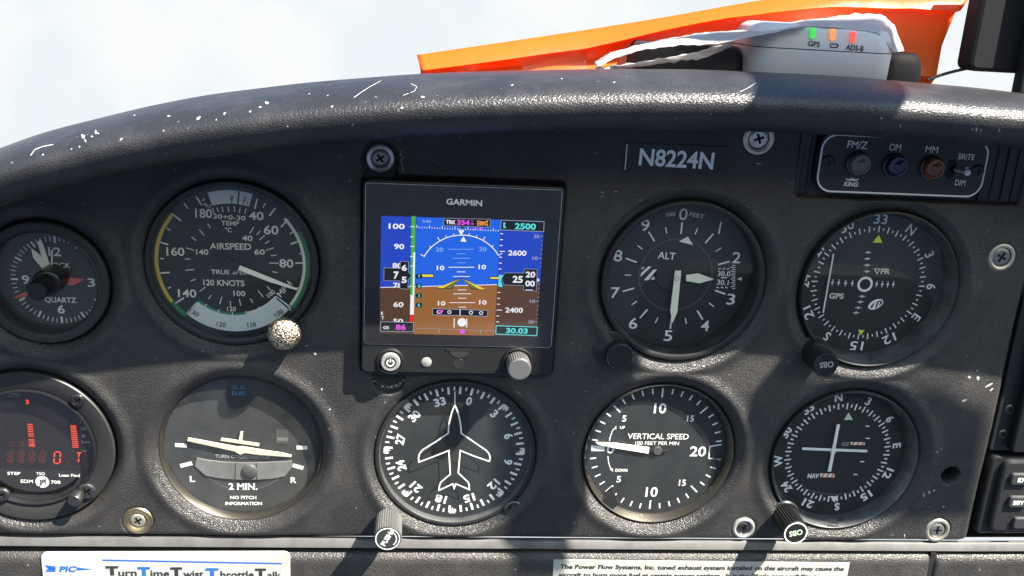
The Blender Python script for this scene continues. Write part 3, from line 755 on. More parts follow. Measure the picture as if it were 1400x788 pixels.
d.pline(pol(KA, [(175, 390), (178, 418), (184, 438), (190, 450)]), .5, -1.35); d.poly(pol(KA, [(199, 463), (184, 452), (198, 446)]), -1.35)
d.build('dial_face', vsi, smooth=0)
d = Draw('face_grey'); d.lathe(KA(405, 362), [(2.6, -1.4), (2.6, -.2), (2.2, 0)], 32, cap1=True); d.build('hub', vsi)
K2 = Crop(780, 510, 260 / 891, -0.2)
d = Draw('lume'); d.prism(pol(K2, [(118, 326), (200, 328), (369, 350), (365, 378), (205, 352), (130, 336)]), -0.7, -0.1)
d.use('face_black'); d.prism(pol(K2, [(368, 355), (455, 364), (455, 371), (367, 373)]), -0.8, -0.2)
d.build('pointer', vsi)
ec = at(817, 700, 4)
d = Draw('bezel_black'); d.prism([(ec[0] + 4.2 * cos(a), ec[1] + 4.2 * sin(a)) for a in np.linspace(rad(95), rad(320), 16)] + [(ec[0] + 12, ec[1] + 4), (ec[0] + 8, ec[1] + 13)], -2, 3.4, .4); d.build('mounting_ear', vsi)
d = Draw('dark_steel'); d.lathe(ec, [(2.1, 3.2), (2.1, 4.2), (1.7, 4.6)], 28, cap1=True); d.use('ink_dark'); d.line((ec[0] - 1.5, ec[1] - .4), (ec[0] + 1.5, ec[1] + .4), .45, 4.65); d.build('screw_head', vsi)

# ------------------------------------------------------------------ heading indicator
c = (0.4, -0.6)
dgi = gauge('heading_indicator', 'heading gauge with a white aeroplane outline over its compass card', 'gauge', c, -0.5, 40.2, 43.0, 4.6, wall='ring_grey', glass_mat='glass_dusty', glass_h=3.9)
d = Draw('face_blue_black'); d.disc(c, 40.1, 0, 96); d.use('print_white')
N0 = 12.5
for k in range(36):
    d.tick((0, 0), N0 + 10 * k, 33.2, 37.4, 1.25, .15); d.tick((0, 0), N0 + 5 + 10 * k, 35.3, 37.4, .9, .15)
for k, s_ in enumerate(['0', '3', '6', '9', '12', '15', '18', '21', '24', '27', '30', '33']):
    a = N0 + 30 * k; d.text(s_, (30.0 * sin(rad(a)), 30.0 * cos(rad(a))), 4.5, .15, 3.0 if len(s_) == 1 else 6.2, -a, 0.03)
for k in range(8):
    a = rad(45 * k)
    if k in (0,): continue
    u = (sin(a), cos(a)); t_ = (cos(a), -sin(a))
    d.poly([(37.9 * u[0] + 1.7 * t_[0], 37.9 * u[1] + 1.7 * t_[1]), (37.9 * u[0] - 1.7 * t_[0], 37.9 * u[1] - 1.7 * t_[1]), (34.2 * u[0], 34.2 * u[1])], .3)
d.build('compass_card', dgi, smooth=0)
K4 = Crop(490, 510, 250 / 758, 3.4)
d = Draw('print_white')
d.pline(pol(K4, [(400, 77), (400, 133)]), .55, 3.4)
OUT = [(400, 133), (388, 162), (379, 195), (374, 225), (373, 250), (320, 286), (268, 318), (254, 334), (249, 352), (251, 370), (312, 347), (375, 322), (378, 370), (381, 420), (342, 453), (336, 468), (334, 487), (362, 474), (391, 460),
       (397, 480), (403, 460), (432, 472), (460, 484), (459, 466), (455, 453), (414, 415), (418, 370), (422, 322), (482, 346), (543, 367), (546, 350), (541, 334), (528, 320), (478, 286), (426, 250), (425, 225), (420, 195), (412, 162)]
d.pline(pol(K4, OUT), .75, 3.4, True)
d.build('aircraft_symbol', dgi, smooth=0)
kc = at(530, 737, 27)
kk = knob(dgi, kc, 8, 27, 7.0, 'zinc', 72, 0.28, cap_mat='ink_dark', shaft=3.4, cap_bev=.5)
d = Draw('print_white'); d.arc(kc, 5.9, 6.4, 0, 360, 27.1, 60); d.text('PUSH', (kc[0] - .6, kc[1]), 2.6, 27.1, 8.4, 62, 0.03)
d.arc(kc, 4.3, 4.8, 30, 140, 27.1); d.poly([(kc[0] + 1.2, kc[1] + 5.2), (kc[0] + 3.4, kc[1] + 4.6), (kc[0] + 1.8, kc[1] + 3.0)], 27.1)
d.build('knob_legend', kk, origin=dgi['o3'], smooth=0)
ec = at(703, 698, 5)
d = Draw('dark_steel'); d.lathe(ec, [(5.6, -3), (5.6, 5), (5, 5.6), (4.1, 5.6), (3.9, 3.2)], 40); d.disc(ec, 4.0, 3.2); d.build('mounting_ear', dgi)
d = Draw(); screw_head(d, ec, 3.3, 4.3, 'satin_black', 15, .4); d.build('screw_head', dgi)

# ------------------------------------------------------------------ turn coordinator
KA = Crop(200, 500, 250 / 857, -2.0)
c = (-111.6, 1.0)
tcg = gauge('turn_coordinator', 'turn gauge with a small white aeroplane and a grey ball tube', 'gauge', c, -2.5, 40.0, 42.0, 2.4, bez='bezel_black', wall='ring_brass', glass_mat='glass_hazy', glass_h=1.0, rim_prof=[(42.0, -6), (42.0, 2.0), (41.8, 2.6), (41.5, 2.7)], wall_prof=[(41.5, 2.7), (41.2, 2.2), (40.1, 0.6), (40.0, -3)])
d = Draw('face_slate'); d.disc(c, 39.9, -2.0, 96)
d.use('face_charcoal'); d.arc(c, 24, 39.2, 108, 252, -1.9); d.use('print_dim'); d.arc(c, 26.2, 26.5, 118, 244, -1.75)
d.use('print_blue'); txt(d, KA, 'D. C.', 436, 101, 17, 58, 0, .012, up=.3); txt(d, KA, 'ELEC', 435, 129, 18, 66, 0, .012, up=.3)
d.use('print_grey'); txt(d, KA, 'TURN COORDINATOR', 452, 426, 18, 265, -1, .01, up=.3)
d.use('print_white')
for s_, x, y, cp, w in [('2 MIN.', 454, 565, 36, 140), ('NO PITCH', 455, 617, 18, 128), ('INFORMATION', 457, 645, 18, 180), ('L', 217, 530, 32, 26), ('R', 690, 535, 32, 28)]: txt(d, KA, s_, x, y, cp, w, 0, .02, up=.3)
for x0, y0, x1, y1 in [(135, 371, 190, 374), (705, 383, 755, 384), (160, 470, 215, 456), (687, 466, 736, 480)]: d.line(KA(x0, y0), KA(x1, y1), 2.2, -1.7)
d.use('face_grey'); d.poly(pol(KA, [(608, 298), (667, 300), (667, 366), (607, 364)]), -1.7); d.use('tube_grey'); d.poly(pol(KA, [(613, 335), (663, 336), (663, 352), (613, 351)]), -1.6)
d.build('dial_face', tcg, smooth=0)
d = Draw('tube_grey')
d.prism(pol(KA, [(238, 430), (290, 440), (360, 448), (440, 452), (520, 452), (600, 448), (683, 443), (686, 470), (650, 518), (580, 530), (500, 534), (420, 533), (340, 526), (278, 514), (227, 468)]), -1.8, -1.2, .3)
d.use('ink_dark'); d.line(KA(420, 453), KA(417, 533), .5, -1.1); d.line(KA(517, 453), KA(519, 533), .5, -1.1)
d.build('inclinometer_tube', tcg)
d = Draw('face_grey'); bc = KA(485, 493); d.lathe(bc, [(4.3 * cos(a), -1.2 + 1.6 * sin(a)) for a in np.linspace(0, pi / 2 - .02, 8)], 36); d.build('ball', tcg)
K2 = Crop(200, 500, 250 / 857, -.4)
d = Draw('lume_yellow')
d.prism(pol(K2, [(196, 339), (208, 341), (405, 377), (425, 381), (450, 379), (560, 398), (640, 410), (681, 420), (680, 430), (640, 428), (520, 419), (462, 411), (441, 419), (412, 403), (300, 378), (190, 354)]), -1.0, -.3, .2)
d.prism(pol(K2, [(352, 340), (530, 366), (528, 379), (347, 352)]), -1.0, -.3); d.prism(pol(K2, [(441, 311), (454, 309), (450, 352), (433, 350)]), -1.0, -.35)
d.build('aircraft_symbol', tcg)

# ------------------------------------------------------------------ course deviation indicators
KA = Crop(1070, 270, 260 / 788, -6.8)
c = (219.4, 97.8)
v1 = gauge('course_indicator', 'upper course gauge with yellow pointers, a centre ring and one vertical needle at left', 'gauge', c, -7.2, 39.4, 42.8, 6.4, wall='ring_grey', glass_h=-1.5, rim_prof=[(42.9, -6), (42.9, 5.4), (42.5, 6.2), (42.0, 6.4)], wall_prof=[(42.0, 6.4), (41.6, 5.6), (39.5, -3.6), (39.4, -7.6)])
d = Draw('face_black'); d.disc(c, 39.3, -6.8, 96); d.use('print_white')
fc = (219.0, 98.0); N0 = 31.0
for k in range(72):
    mj = k % 2 == 0; d.tick(fc, N0 + 5 * k, 28.6 if mj else 29.6, 32.0 if mj else 30.9, .65, -6.65)
for k, s_ in enumerate(['N', '3', '6', 'E', '12', '15', 'S', '21', '24', '27', '30', '33']):
    a = N0 + 30 * k; d.text(s_, (fc[0] + 35.7 * sin(rad(a)), fc[1] + 35.7 * cos(rad(a))), 5.0, -6.65, None if len(s_) == 1 else 7.4, -a, 0.008)
d.arc(KA(341, 360), 3.0, 4.3, 0, 360, -6.6, 48)
for x, y in [(206, 352), (232, 353), (260, 355), (288, 356), (389, 359), (412, 360), (435, 360), (458, 360)]: d.disc(KA(x, y), .75, -6.6, 12); d.line(KA(x + 2, y - 13), KA(x - 2, y + 13), .4, -6.6)
for x, y in [(354, 228), (351, 254), (349, 281), (348, 307), (329, 410), (321, 433), (313, 457), (304, 478)]: d.disc(KA(x, y), .75, -6.6, 12); d.line(KA(x - 13, y), KA(x + 13, y), .4, -6.6)
d.disc(KA(385, 443), 4.4, -6.65, 40, 2.6, rad(28)); d.use('face_black'); d.disc(KA(388, 444), 3.5, -6.55, 40, 1.6, rad(34)); d.use('print_white'); d.poly(pol(KA, [(368, 462), (384, 430), (392, 428), (380, 462)]), -6.5); d.poly(pol(KA, [(388, 458), (398, 432), (404, 432), (396, 455)]), -6.5)
d.use('print_cream'); txt(d, KA, 'GPS', 223, 408, 23, 62, 0, .03); txt(d, KA, 'FR', 426, 306, 22, 40, 0, .03)
d.pline(pol(KA, [(380, 296), (402, 297), (391, 316)]), .55, -6.6, True)
d.use('print_lime'); d.poly(pol(KA, [(398, 155), (371, 187), (412, 188)]), -6.5); d.poly(pol(KA, [(311, 548), (339, 550), (322, 571)]), -6.5)
d.build('compass_card', v1, smooth=0)
K2 = Crop(1070, 270, 260 / 788, -5.4)
d = Draw('print_white'); d.prism(pol(K2, [(209, 234), (214, 235), (171, 479), (166, 478)]), -5.9, -5.4); d.build('pointer', v1)
def obs(t, fx, fy, h1, r, rot, ringed, txt_mat, kn):
    kc = at(fx, fy, h1)
    kk = knob(t, kc, 4, h1, r, 'black_plastic', 64, kn, shaft=3.2)
    kb = at(fx, fy, h1); d = Draw('bezel_black'); d.lathe(kb, [(r + 2.2, -3), (r + 2.2, 4.5), (r + 1.4, 5.4)], 48, cap1=True); d.build('knob_housing', t)
    d = Draw(txt_mat); d.text('OBS', kc, 3.2, h1 + .12, 7.4, rot, .02)
    if ringed: d.use('print_white'); d.arc(kc, r - 1.15, r - .45, 0, 360, h1 + .12, 60)
    d.build('knob_legend', kk, origin=t['o3'], smooth=0)
obs(v1, 1130, 499, 23, 6.7, 186, False, 'print_grey', .12)

KA = Crop(1030, 520, 260 / 854, -4.0)
c = (217.7, -2.4)
v2 = gauge('course_indicator', 'lower course gauge with crossed white needles and a striped orange flag', 'gauge', c, -4.6, 38.8, 42.2, 4.6, bez='bezel_black', wall='ring_grey', glass_h=.6, rim_prof=[(42.6, -6), (42.6, 4.0), (42.3, 4.8), (41.8, 5.0)], wall_prof=[(41.8, 5.0), (41.3, 4.2), (38.9, -1.6), (38.8, -5)])
d = Draw('face_black'); d.disc(c, 38.7, -4.0, 96); d.use('print_white')
fc = (216.9, -1.6); N0 = -8.5
for k in range(72):
    mj = k % 2 == 0; d.tick(fc, N0 + 5 * k, 27.2 if mj else 28.4, 31.0 if mj else 30.2, .85, -3.85)
for k, s_ in enumerate(['N', '3', '6', 'E', '12', '15', 'S', '21', '24', 'W', '30', '33']):
    a = N0 + 30 * k; d.text(s_, (fc[0] + 34.6 * sin(rad(a)), fc[1] + 34.6 * cos(rad(a))), 4.6, -3.85, None if len(s_) == 1 else 6.6, -a, 0.03)
for x, y in [(375, 235), (370, 262), (365, 287), (352, 345), (346, 370), (340, 392)]: d.disc(KA(x, y), .6, -3.8, 12)
for k in range(11): d.disc(KA(236 + k * 26, 306 + k * .9), .6, -3.8, 12)
d.arc(KA(358, 316), 1.6, 2.1, 0, 360, -3.8, 30)
for x, y in [(512, 205), (513, 260), (488, 365), (458, 422)]: d.line(KA(x - 9, y), KA(x + 9, y + 1), .7, -3.8)
txt(d, KA, 'NAV', 269, 429, 22, 52, 0, .03); d.use('print_grey'); txt(d, KA, 'GS', 412, 286, 17, 34, 0, .02)
for x0, x1, y0, y1 in [(436, 500, 277, 291), (300, 364, 418, 436)]:
    d.use('print_white'); d.poly(pol(KA, [(x0, y0), (x1, y0 + 1), (x1, y1), (x0, y1 - 1)]), -3.8); d.use('print_orange')
    for k in range(3):
        xa = x0 + 2 + k * 22; d.poly(pol(KA, [(xa, y1 - 1), (xa + 9, y0), (xa + 19, y0), (xa + 10, y1 - 1)]), -3.7)
d.use('print_dim'); d.pline(pol(KA, [(225, 482), (265, 498), (320, 510), (380, 512), (440, 503), (500, 480), (545, 455)]), .35, -3.8)
d.use('print_pale_green'); d.poly(pol(KA, [(426, 144), (405, 177), (446, 177)]), -3.6); d.use('print_white'); d.poly(pol(KA, [(344, 519), (378, 520), (362, 549)]), -3.6)
d.build('compass_card', v2, smooth=0)
K2 = Crop(1030, 520, 260 / 854, -2.4)
d = Draw('print_white'); d.prism(pol(K2, [(376, 200), (389, 200), (349, 411), (335, 410)]), -3.0, -2.4); d.build('pointer', v2, label='upright white needle')
d = Draw('print_white'); d.prism(pol(K2, [(222, 306), (515, 317), (515, 327), (222, 316)]), -3.6, -3.1); d.build('pointer', v2, label='level white needle')
K5 = Crop(1030, 520, 260 / 854, 4.6)
d = Draw('ink_dark'); txt(d, K5, 'KING', 358, 657, 16, 52, 4, .03)
for k in range(3): d.poly(pol(K5, [(322 + k * 18, 622), (332 + k * 18, 622), (356 + k * 12, 645), (346 + k * 12, 645)]), 4.75)
d.build('maker_mark', v2, smooth=0)
obs(v2, 1088, 729, 23, 7.0, 192, True, 'print_pale_green', .35)

# ------------------------------------------------------------------ clock
KA = Crop(0, 240, 220 / 722, -6.0)
c = (-202.3, 90.0)
ck = gauge('clock', 'quartz clock with pale hands and red markers at the far left', 'clock', c, -6.6, 25.2, 30.6, 5.4, bez='crackle_black', wall='ring_black', glass_h=1.0,
           rim_prof=[(30.8, -4), (30.8, 4.4), (30.2, 5.2), (29.4, 5.4), (26.4, 4.6), (25.6, 4.9), (25.2, 4.6)])
d = Draw('face_grey'); d.disc(c, 25.1, -6.0, 80); d.use('print_white')
fc = KA(262, 470)
for k in range(60):
    mj = k % 5 == 0
    d.tick(fc, 6 * k, 19.0 if mj else 20.0, 22.4, .9 if mj else .4, -5.85)
for s_, x, y, w in [('12', 245, 342, 58), ('3', 410, 480, 34), ('6', 275, 600, 34), ('9', 115, 467, 34)]: txt(d, KA, s_, x, y, 42, w, 0, .015)
txt(d, KA, 'CLOCK', 255, 402, 24, 126, 0, .015); txt(d, KA, 'QUARTZ', 272, 558, 26, 146, 0, .015)
d.build('dial_face', ck, smooth=0)
K2 = Crop(0, 240, 220 / 722, -4.0)
for pts, m_, hh, lb in [([(168, 302), (178, 284), (188, 296), (230, 424), (206, 432)], 'lume', -4.0, 'long pale hand'), ([(137, 328), (178, 358), (222, 428), (196, 430), (146, 370)], 'lume', -4.6, 'short pale hand'),
                    ([(233, 333), (239, 333), (237, 442), (230, 442)], 'lume', -3.2, 'thin second hand'), ([(270, 473), (322, 463), (378, 470), (325, 496), (270, 497)], 'print_red', -5.2, 'red marker pointing right'),
                    ([(49, 557), (70, 543), (128, 519), (130, 541), (80, 555)], 'print_red', -5.4, 'red marker pointing left')]:
    d = Draw(m_); d.prism(pol(K2, pts), hh - .4, hh); d.build('hand' if m_ == 'lume' else 'marker', ck, label=lb)
kc = at(49.5, 398.8, 19)
d = Draw('satin_black'); d.lathe(kc, [(6.6, -5), (6.6, 6.4), (6.0, 7.0), (4.9, 7.2), (4.7, 8), (4.7, 18.2), (4.2, 19)], 48); d.disc(kc, 4.2, 19); d.build('knob', ck)

# ------------------------------------------------------------------ engine monitor
KA = Crop(0, 500, 220 / 754, 1.0)
c = (-216.0, 2.4)
ed = thing('engine_monitor', 'round engine monitor with red bars and digits glowing behind dark glass', 'gauge', c[0], c[1])
fc = (-216.6, 1.8)
d = Draw('charcoal'); d.lathe(c, [(41.4, -5), (41.4, 5.4), (40.9, 6.0), (33.2, 6.0), (32.6, 5.6)], 96); d.build('flange', ed)
d = Draw('satin_black'); d.lathe(c, [(32.6, 5.6), (32.4, 6.6), (31.6, 6.9), (31.2, 6.2), (31.0, 1.0)], 96); d.use('ring_brass'); d.arc(c, 27.6, 31.0, 130, 235, 1.1); d.build('bezel', ed)
d = Draw('seg_win'); d.disc(fc, 31.8, 1.0, 90)
d.use('face_black'); d.poly(pol(KA, [(-90, 478), (5, 481), (392, 493), (350, 560), (280, 600), (190, 606), (60, 600), (-90, 540)]), 1.1)
d.use('seg_on')
for k, y in enumerate([275, 286, 297, 308, 319, 330, 347, 357, 367, 376]): d.line(KA(128 + k * 1.0, y), KA(153 + k * 1.3, y + 1), 6 * KA.mm, 1.15)
for k in range(12): d.line(KA(330 + k * .9, 282 + k * 9), KA(358 + k * 1.0, 283 + k * 9), 5.6 * KA.mm, 1.15)
txt(d, KA, '3', 128, 169, 22, 14, 0, .03)
def seven(d, x, y, w, hgt, segs, t, ok):
    s_ = -0.0
    P = {'a': ((0, 0), (w, 0)), 'b': ((w, 0), (w, hgt / 2)), 'c': ((w, hgt / 2), (w, hgt)), 'd': ((0, hgt), (w, hgt)), 'e': ((0, hgt / 2), (0, hgt)), 'f': ((0, 0), (0, hgt / 2)), 'g': ((0, hgt / 2), (w, hgt / 2)),
         'i': ((w / 2, 0), (w / 2, hgt / 2)), 'l': ((w / 2, hgt / 2), (w / 2, hgt))}
    for k in segs:
        (x0, y0), (x1, y1) = P[k]; g = .12
        xa, ya, xb, yb = x0 + (x1 - x0) * g, y0 + (y1 - y0) * g, x1 - (x1 - x0) * g, y1 - (y1 - y0) * g
        d.line(ok(x + xa - (ya - hgt) * .06, y + ya), ok(x + xb - (yb - hgt) * .06, y + yb), t, 1.15)
seven(d, 253, 404, 28, 54, 'abcdef', .75, KA); seven(d, 355, 408, 26, 46, 'ail', .75, KA)
d.use('seg_off')
for x in (36, 84, 136, 186): seven(d, x, 402, 26, 50, 'abcdefg' + 'il', .5, KA)
for x in (45, 92, 125): d.line(KA(x, 358), KA(x + 24, 359), .4, 1.15); d.line(KA(x, 372), KA(x + 24, 373), .4, 1.15)
seven(d, 305, 448, 22, 20, 'adg', .4, KA)
d.use('print_white'); B = .03
for s_, x, y, cp, w in [('STEP', 66, 504, 16, 62), ('TSO', 191, 505, 15, 42), ('Lean Find', 326, 513, 16, 100), ('EDM', 127, 541, 18, 58), ('700', 262, 545, 18, 46)]: txt(d, KA, s_, x, y, cp, w, -1, .012, up=.3)
d.use('print_grey')
for s_, x, y, cp, w in [('l', 377, 262, 14, None), ('Oi', 391, 294, 16, 24), ('%', 392, 328, 16, 20), ('Lim', 404, 356, 15, 38)]: txt(d, KA, s_, x, y, cp, w, -1, .02, up=.3)
d.line(KA(383, 398), KA(407, 400), .6, 1.3); d.poly(pol(KA, [(38, 128), (92, 128), (92, 144), (38, 144)]), 1.15)
d.use('print_white'); lc = KA(199, 544); d.disc(lc, 3.4, 1.2, 48)
d.use('ink_dark'); d.text('JPI', lc, 3.0, 1.35, 4.6, 8, .03, .35); d.text('Scan', KA(65, 136), 1.3, 1.3, 5, 0, .02)
d.build('display', ed, smooth=0)
g = Draw('glass'); g.disc(c, 30.95, 4.2, 96); g.build('glass', ed, smooth=0)
for px_, py_, r, m_ in [(105, 549, 3.6, 'satin_black'), (118, 673, 4.4, 'dark_steel'), (2, 678, 3.8, 'dark_steel')]:
    ec = at(px_, py_, 7.5)
    d = Draw(); screw_head(d, ec, r, 7.2, m_, 40, .4); d.build('screw_head', ed)
bc = at(101, 686, 13)
d = Draw('dark_steel'); d.lathe(bc, [(3.4, 6), (3.4, 12.2), (2.9, 13)], 36); d.disc(bc, 2.9, 13); d.build('button', ed)

# ------------------------------------------------------------------ flight display
fd = thing('flight_display', 'square black flight display showing a blue and brown horizon', 'flight display', -0.8, 98)
GX0, GX1, GV0, GV1 = -49.4, 47.6, 49.6, 148.0
d = Draw('black_plastic'); d.prism(rrect(GX0, GX1, GV0, GV1, 2.6), 1.5, 10.6, .7)
d.use('satin_black'); d.prism(rrect(GX0 + 5, GX1 - 1, 47.2, 52, 1.5), 1.5, 7.5, .8); d.build('case', fd)
SX0, SX1, SV0, SV1 = -48.4, 46.3, 64.9, 146.8
d = Draw('steel'); lo = rrect(SX0, SX1, SV0, SV1, 1.6); d.holed([lo, inset(lo, .28)], 10.9); d.m = 'dark_steel'; d.prism(rrect(SX0, SX1, SV0, SV1, 1.6), 10.3, 10.85); d.build('screen_frame', fd, smooth=0)
KG = Crop(500, 280, 270 / 1120, 11.3)
d = Draw('scr_black'); d.prism(inset(rrect(SX0, SX1, SV0, SV1, 1.6), .3), 10.6, 11.1)
Z = 11.15
x0, x1, v0, v1 = -40.7, 38.2, 70.9, 131.0
xa = KG(282, 300)[0]; xb = KG(752, 300)[0]; hl = KG(88, 465)[1]; hr = KG(752, 449)[1]
hrz = lambda x: hl + (hr - hl) * (x - x0) / (xb - x0)
d.use('scr_sky'); d.poly([(xa, hrz(xa)), (xb, hrz(xb)), (xb, v1), (xa, v1)], Z)
d.use('scr_ground'); d.poly([(xa, v0), (xb, v0), (xb, hrz(xb)), (xa, hrz(xa))], Z)
d.use('scr_sky_tape'); d.poly([(x0, hrz(x0)), (xa, hrz(xa)), (xa, v1), (x0, v1)], Z); d.poly([(xb, hrz(xb)), (x1, hrz(x1)), (x1, v1), (xb, v1)], Z)
d.use('scr_ground_tape'); d.poly([(x0, v0), (xa, v0), (xa, hrz(xa)), (x0, hrz(x0))], Z); d.poly([(xb, v0), (x1, v0), (x1, hrz(x1)), (xb, hrz(xb))], Z)
d.use('scr_white'); d.line((x0, hrz(x0)), (xb, hrz(xb)), .35, Z + .04)
KG.h = 11.15
def gp(pts, up=.05): d.poly([KG(*p) for p in pts], Z + up)
def gl(pts, w=.4, up=.06, closed=False): d.pline([KG(*p) for p in pts], w, Z + up, closed)
def gt(s_, x, y, cp, w=None, up=.12, b=.02): d.text(s_, KG(x, y), cp * KG.mm, Z + up, w * KG.mm if w else None, 0, b)
d.use('scr_green'); gp([(261, 60), (283, 61), (277, 510), (252, 508)]); d.use('scr_white'); gp([(270, 265), (281, 265), (273, 618), (251, 617), (254, 510), (266, 510)], .09); d.use('scr_red'); gp([(251, 617), (274, 618), (273, 660), (250, 659)], .1)
d.use('scr_white')
for y in (120, 177, 232, 288, 343, 455, 508, 562, 610): gl([(252, y), (278 if y in (120, 232, 343, 455, 562) else 270, y + 1)], .35, .11)
for s_, x, y, w in [('100', 176, 118, 90), ('90', 190, 232, 58), ('80', 180, 340, 56), ('70', 183, 452, 56), ('60', 186, 560, 58)]: gt(s_, x, y, 30, w)
gt('50', 184, 653, 26, 58); gt('K', 95, 610, 20, 15); gt('T', 97, 636, 20, 15)
d.use('scr_black'); BX = [(105, 352), (196, 356), (196, 316), (243, 318), (242, 374), (262, 397), (241, 420), (240, 474), (194, 470), (194, 427), (103, 425)]
gp(BX, .14); gp([(86, 658), (272, 662), (270, 714), (85, 711)], .14)
d.use('scr_grey'); gl(BX, .22, .16, True); gl([(86, 658), (272, 662), (270, 714), (85, 711)], .3, .16, True)
d.use('scr_white'); gt('7', 173, 393, 42, 30, .2, .03); gt('6', 219, 352, 34, 30, .2, .03); gt('5', 218, 420, 36, 30, .2, .03); gt('GS', 116, 690, 18, 34, .2)
d.use('scr_magenta'); gt('86', 199, 688, 32, 60, .2, .03)
d.use('scr_pale'); gt('340', 346, 90, 18, 50)
d.use('scr_black'); gp([(443, 72), (706, 78), (704, 124), (560, 120), (548, 134), (536, 119), (442, 114)], .14); d.use('scr_grey'); gl([(443, 72), (706, 78), (704, 124), (442, 114)], .2, .16, True)
d.use('scr_white'); gt('TRK', 482, 94, 22, 56, .2, .03); d.use('scr_magenta'); gt('354', 553, 96, 28, 72, .2, .03); gt('o', 603, 86, 9, 10, .2); gt('M', 604, 104, 10, 14, .2)
d.use('scr_orange'); gt('HDG', 661, 101, 24, 60, .2, .03); gl([(632, 116), (694, 84)], .4, .22); gl([(632, 86), (694, 116)], .4, .22)
d.use('scr_white')
for k in range(33):
    x = 290 + k * 14.4; y = 125 + k * .62; L_ = 14 if k % 5 == 0 else 5
    gl([(x, y + 3), (x, y - L_)], .32, .08)
d.use('scr_magenta'); gp([(612, 124), (632, 131), (612, 140)], .18); gp([(660, 126), (638, 131), (660, 142)], .18)
# roll scale
p1, p2, p3 = (np.array(KG(*p)) for p in ((330, 292), (542, 168), (752, 284)))
A_ = 2 * np.array([p2 - p1, p3 - p1]); b_ = np.array([p2 @ p2 - p1 @ p1, p3 @ p3 - p1 @ p1]); rc = np.linalg.solve(A_, b_); rr = float(np.linalg.norm(p1 - rc))
an = lambda p: math.degrees(math.atan2(p[0] - rc[0], p[1] - rc[1]))
d.use('scr_white'); d.arc(rc, rr - .22, rr + .22, an(p1), an(p3), Z + .07, 60)
a0_ = an(p2)
for k, L_ in ((-60, 2.2), (-45, 1.2), (-30, 2.2), (-20, 1.2), (-10, 1.2), (10, 1.2), (20, 1.2), (30, 2.2), (45, 1.2), (60, 2.2)):
    if an(p1) - 2 < a0_ + k < an(p3) + 2: d.tick(rc, a0_ + k, rr, rr + L_, .35, Z + .07)
gp([(523, 138), (558, 141), (540, 172)], .12); gp([(553, 174), (536, 204), (571, 206)], .1)
d.use('scr_pale')
for xa_, xb_, y in [(468, 613, 248), (515, 565, 274), (492, 592, 299), (517, 563, 325)]: gl([(xa_, y), (xb_, y)], .35)
gt('20', 418, 249, 24, 44); gt('20', 662, 247, 24, 44)
d.use('scr_white')
for xa_, xb_, y in [(470, 615, 350), (517, 565, 376), (495, 590, 402), (520, 570, 478), (497, 597, 500), (522, 570, 525), (474, 620, 550), (525, 570, 575)]: gl([(xa_, y), (xb_, y)], .35)
for x, y in [(424, 353), (660, 348), (430, 553), (663, 548)]: gt('10', x, y, 26, 44)
d.use('scr_black'); gp([(541, 406), (396, 472), (487, 474)], .13); gp([(541, 406), (686, 480), (598, 474)], .13)
d.use('scr_yellow'); gp([(536, 414), (404, 467), (440, 468)], .16); gp([(546, 414), (680, 475), (642, 474)], .16); d.use('scr_olive'); gp([(537, 417), (446, 469), (482, 470)], .16); gp([(545, 417), (636, 473), (602, 470)], .16)
d.use('scr_black'); gp([(314, 386), (386, 387), (386, 408), (322, 408)], .13); gp([(696, 410), (706, 401), (752, 401), (752, 420), (704, 419)], .13); d.use('scr_yellow'); gp([(318, 390), (382, 391), (382, 404), (324, 404)], .16); gp([(701, 410), (709, 405), (752, 405), (752, 416), (708, 415)], .16)
for s_, y in (('Y', 401), ('G', 455), ('X', 510), ('R', 564)):
    d.use('scr_black'); gp([(280, y), (292, y - 14), (318, y - 13), (317, y + 14), (291, y + 13)], .17); d.use('scr_cyan'); gt(s_, 303, y, 19, 16, .22, .03)
d.use('scr_black'); bx = [(380, 583), (691, 594), (689, 627), (379, 618)]; gp(bx, .13); d.use('scr_grey'); gl(bx, .28, .16, True); d.use('scr_white'); gl([(535, 588), (534, 622)], .4, .18)
for x, y in [(414, 602), (474, 603), (596, 606), (653, 608)]: d.arc(KG(x, y), .62, 1.0, 0, 360, Z + .18, 24)
d.use('scr_magenta'); gp([(412, 591), (442, 592), (427, 616)], .22)
d.use('scr_white'); d.disc(KG(545, 661), 2.25, Z + .14, 32); gl([(502, 637), (500, 691)], .5, .14); gl([(573, 640), (571, 692)], .5, .14)
d.use('scr_grey'); gl([(283, 695), (736, 708)], .15); gl([(418, 700), (418, 722)], .35); gl([(650, 705), (650, 727)], .35); d.use('scr_magenta'); gp([(533, 702), (556, 703), (566, 714), (554, 726), (533, 725)], .16)
d.use('scr_white')
for k in range(17):
    y = 160 + k * 33.2
    if 375 < y < 465: continue
    gl([(762 - k * 1.6, y), ((792 if k % 5 == 3 else 778) - k * 1.6, y + 1)], .4)
gt('2600', 858, 269, 30, 106); gt('2400', 840, 592, 30, 104)
d.use('scr_grey')
for s_, x, y in [('20', 966, 175), ('10', 958, 299), ('10', 943, 542), ('20', 935, 658)]: gt(s_, x, y, 20, 32)
for y, L_ in [(175, 18), (200, 8), (225, 8), (250, 8), (275, 8), (299, 18), (324, 8), (348, 8), (445, 8), (470, 8), (494, 8), (519, 8), (542, 18), (567, 8), (592, 8), (617, 8), (640, 8), (658, 18)]:
    xr = 1004 - (y - 175) * .066; gl([(xr - L_, y), (xr, y)], .32)
d.use('scr_cyan'); gp([(754, 393), (779, 394), (764, 426), (776, 461), (750, 459)], .13)
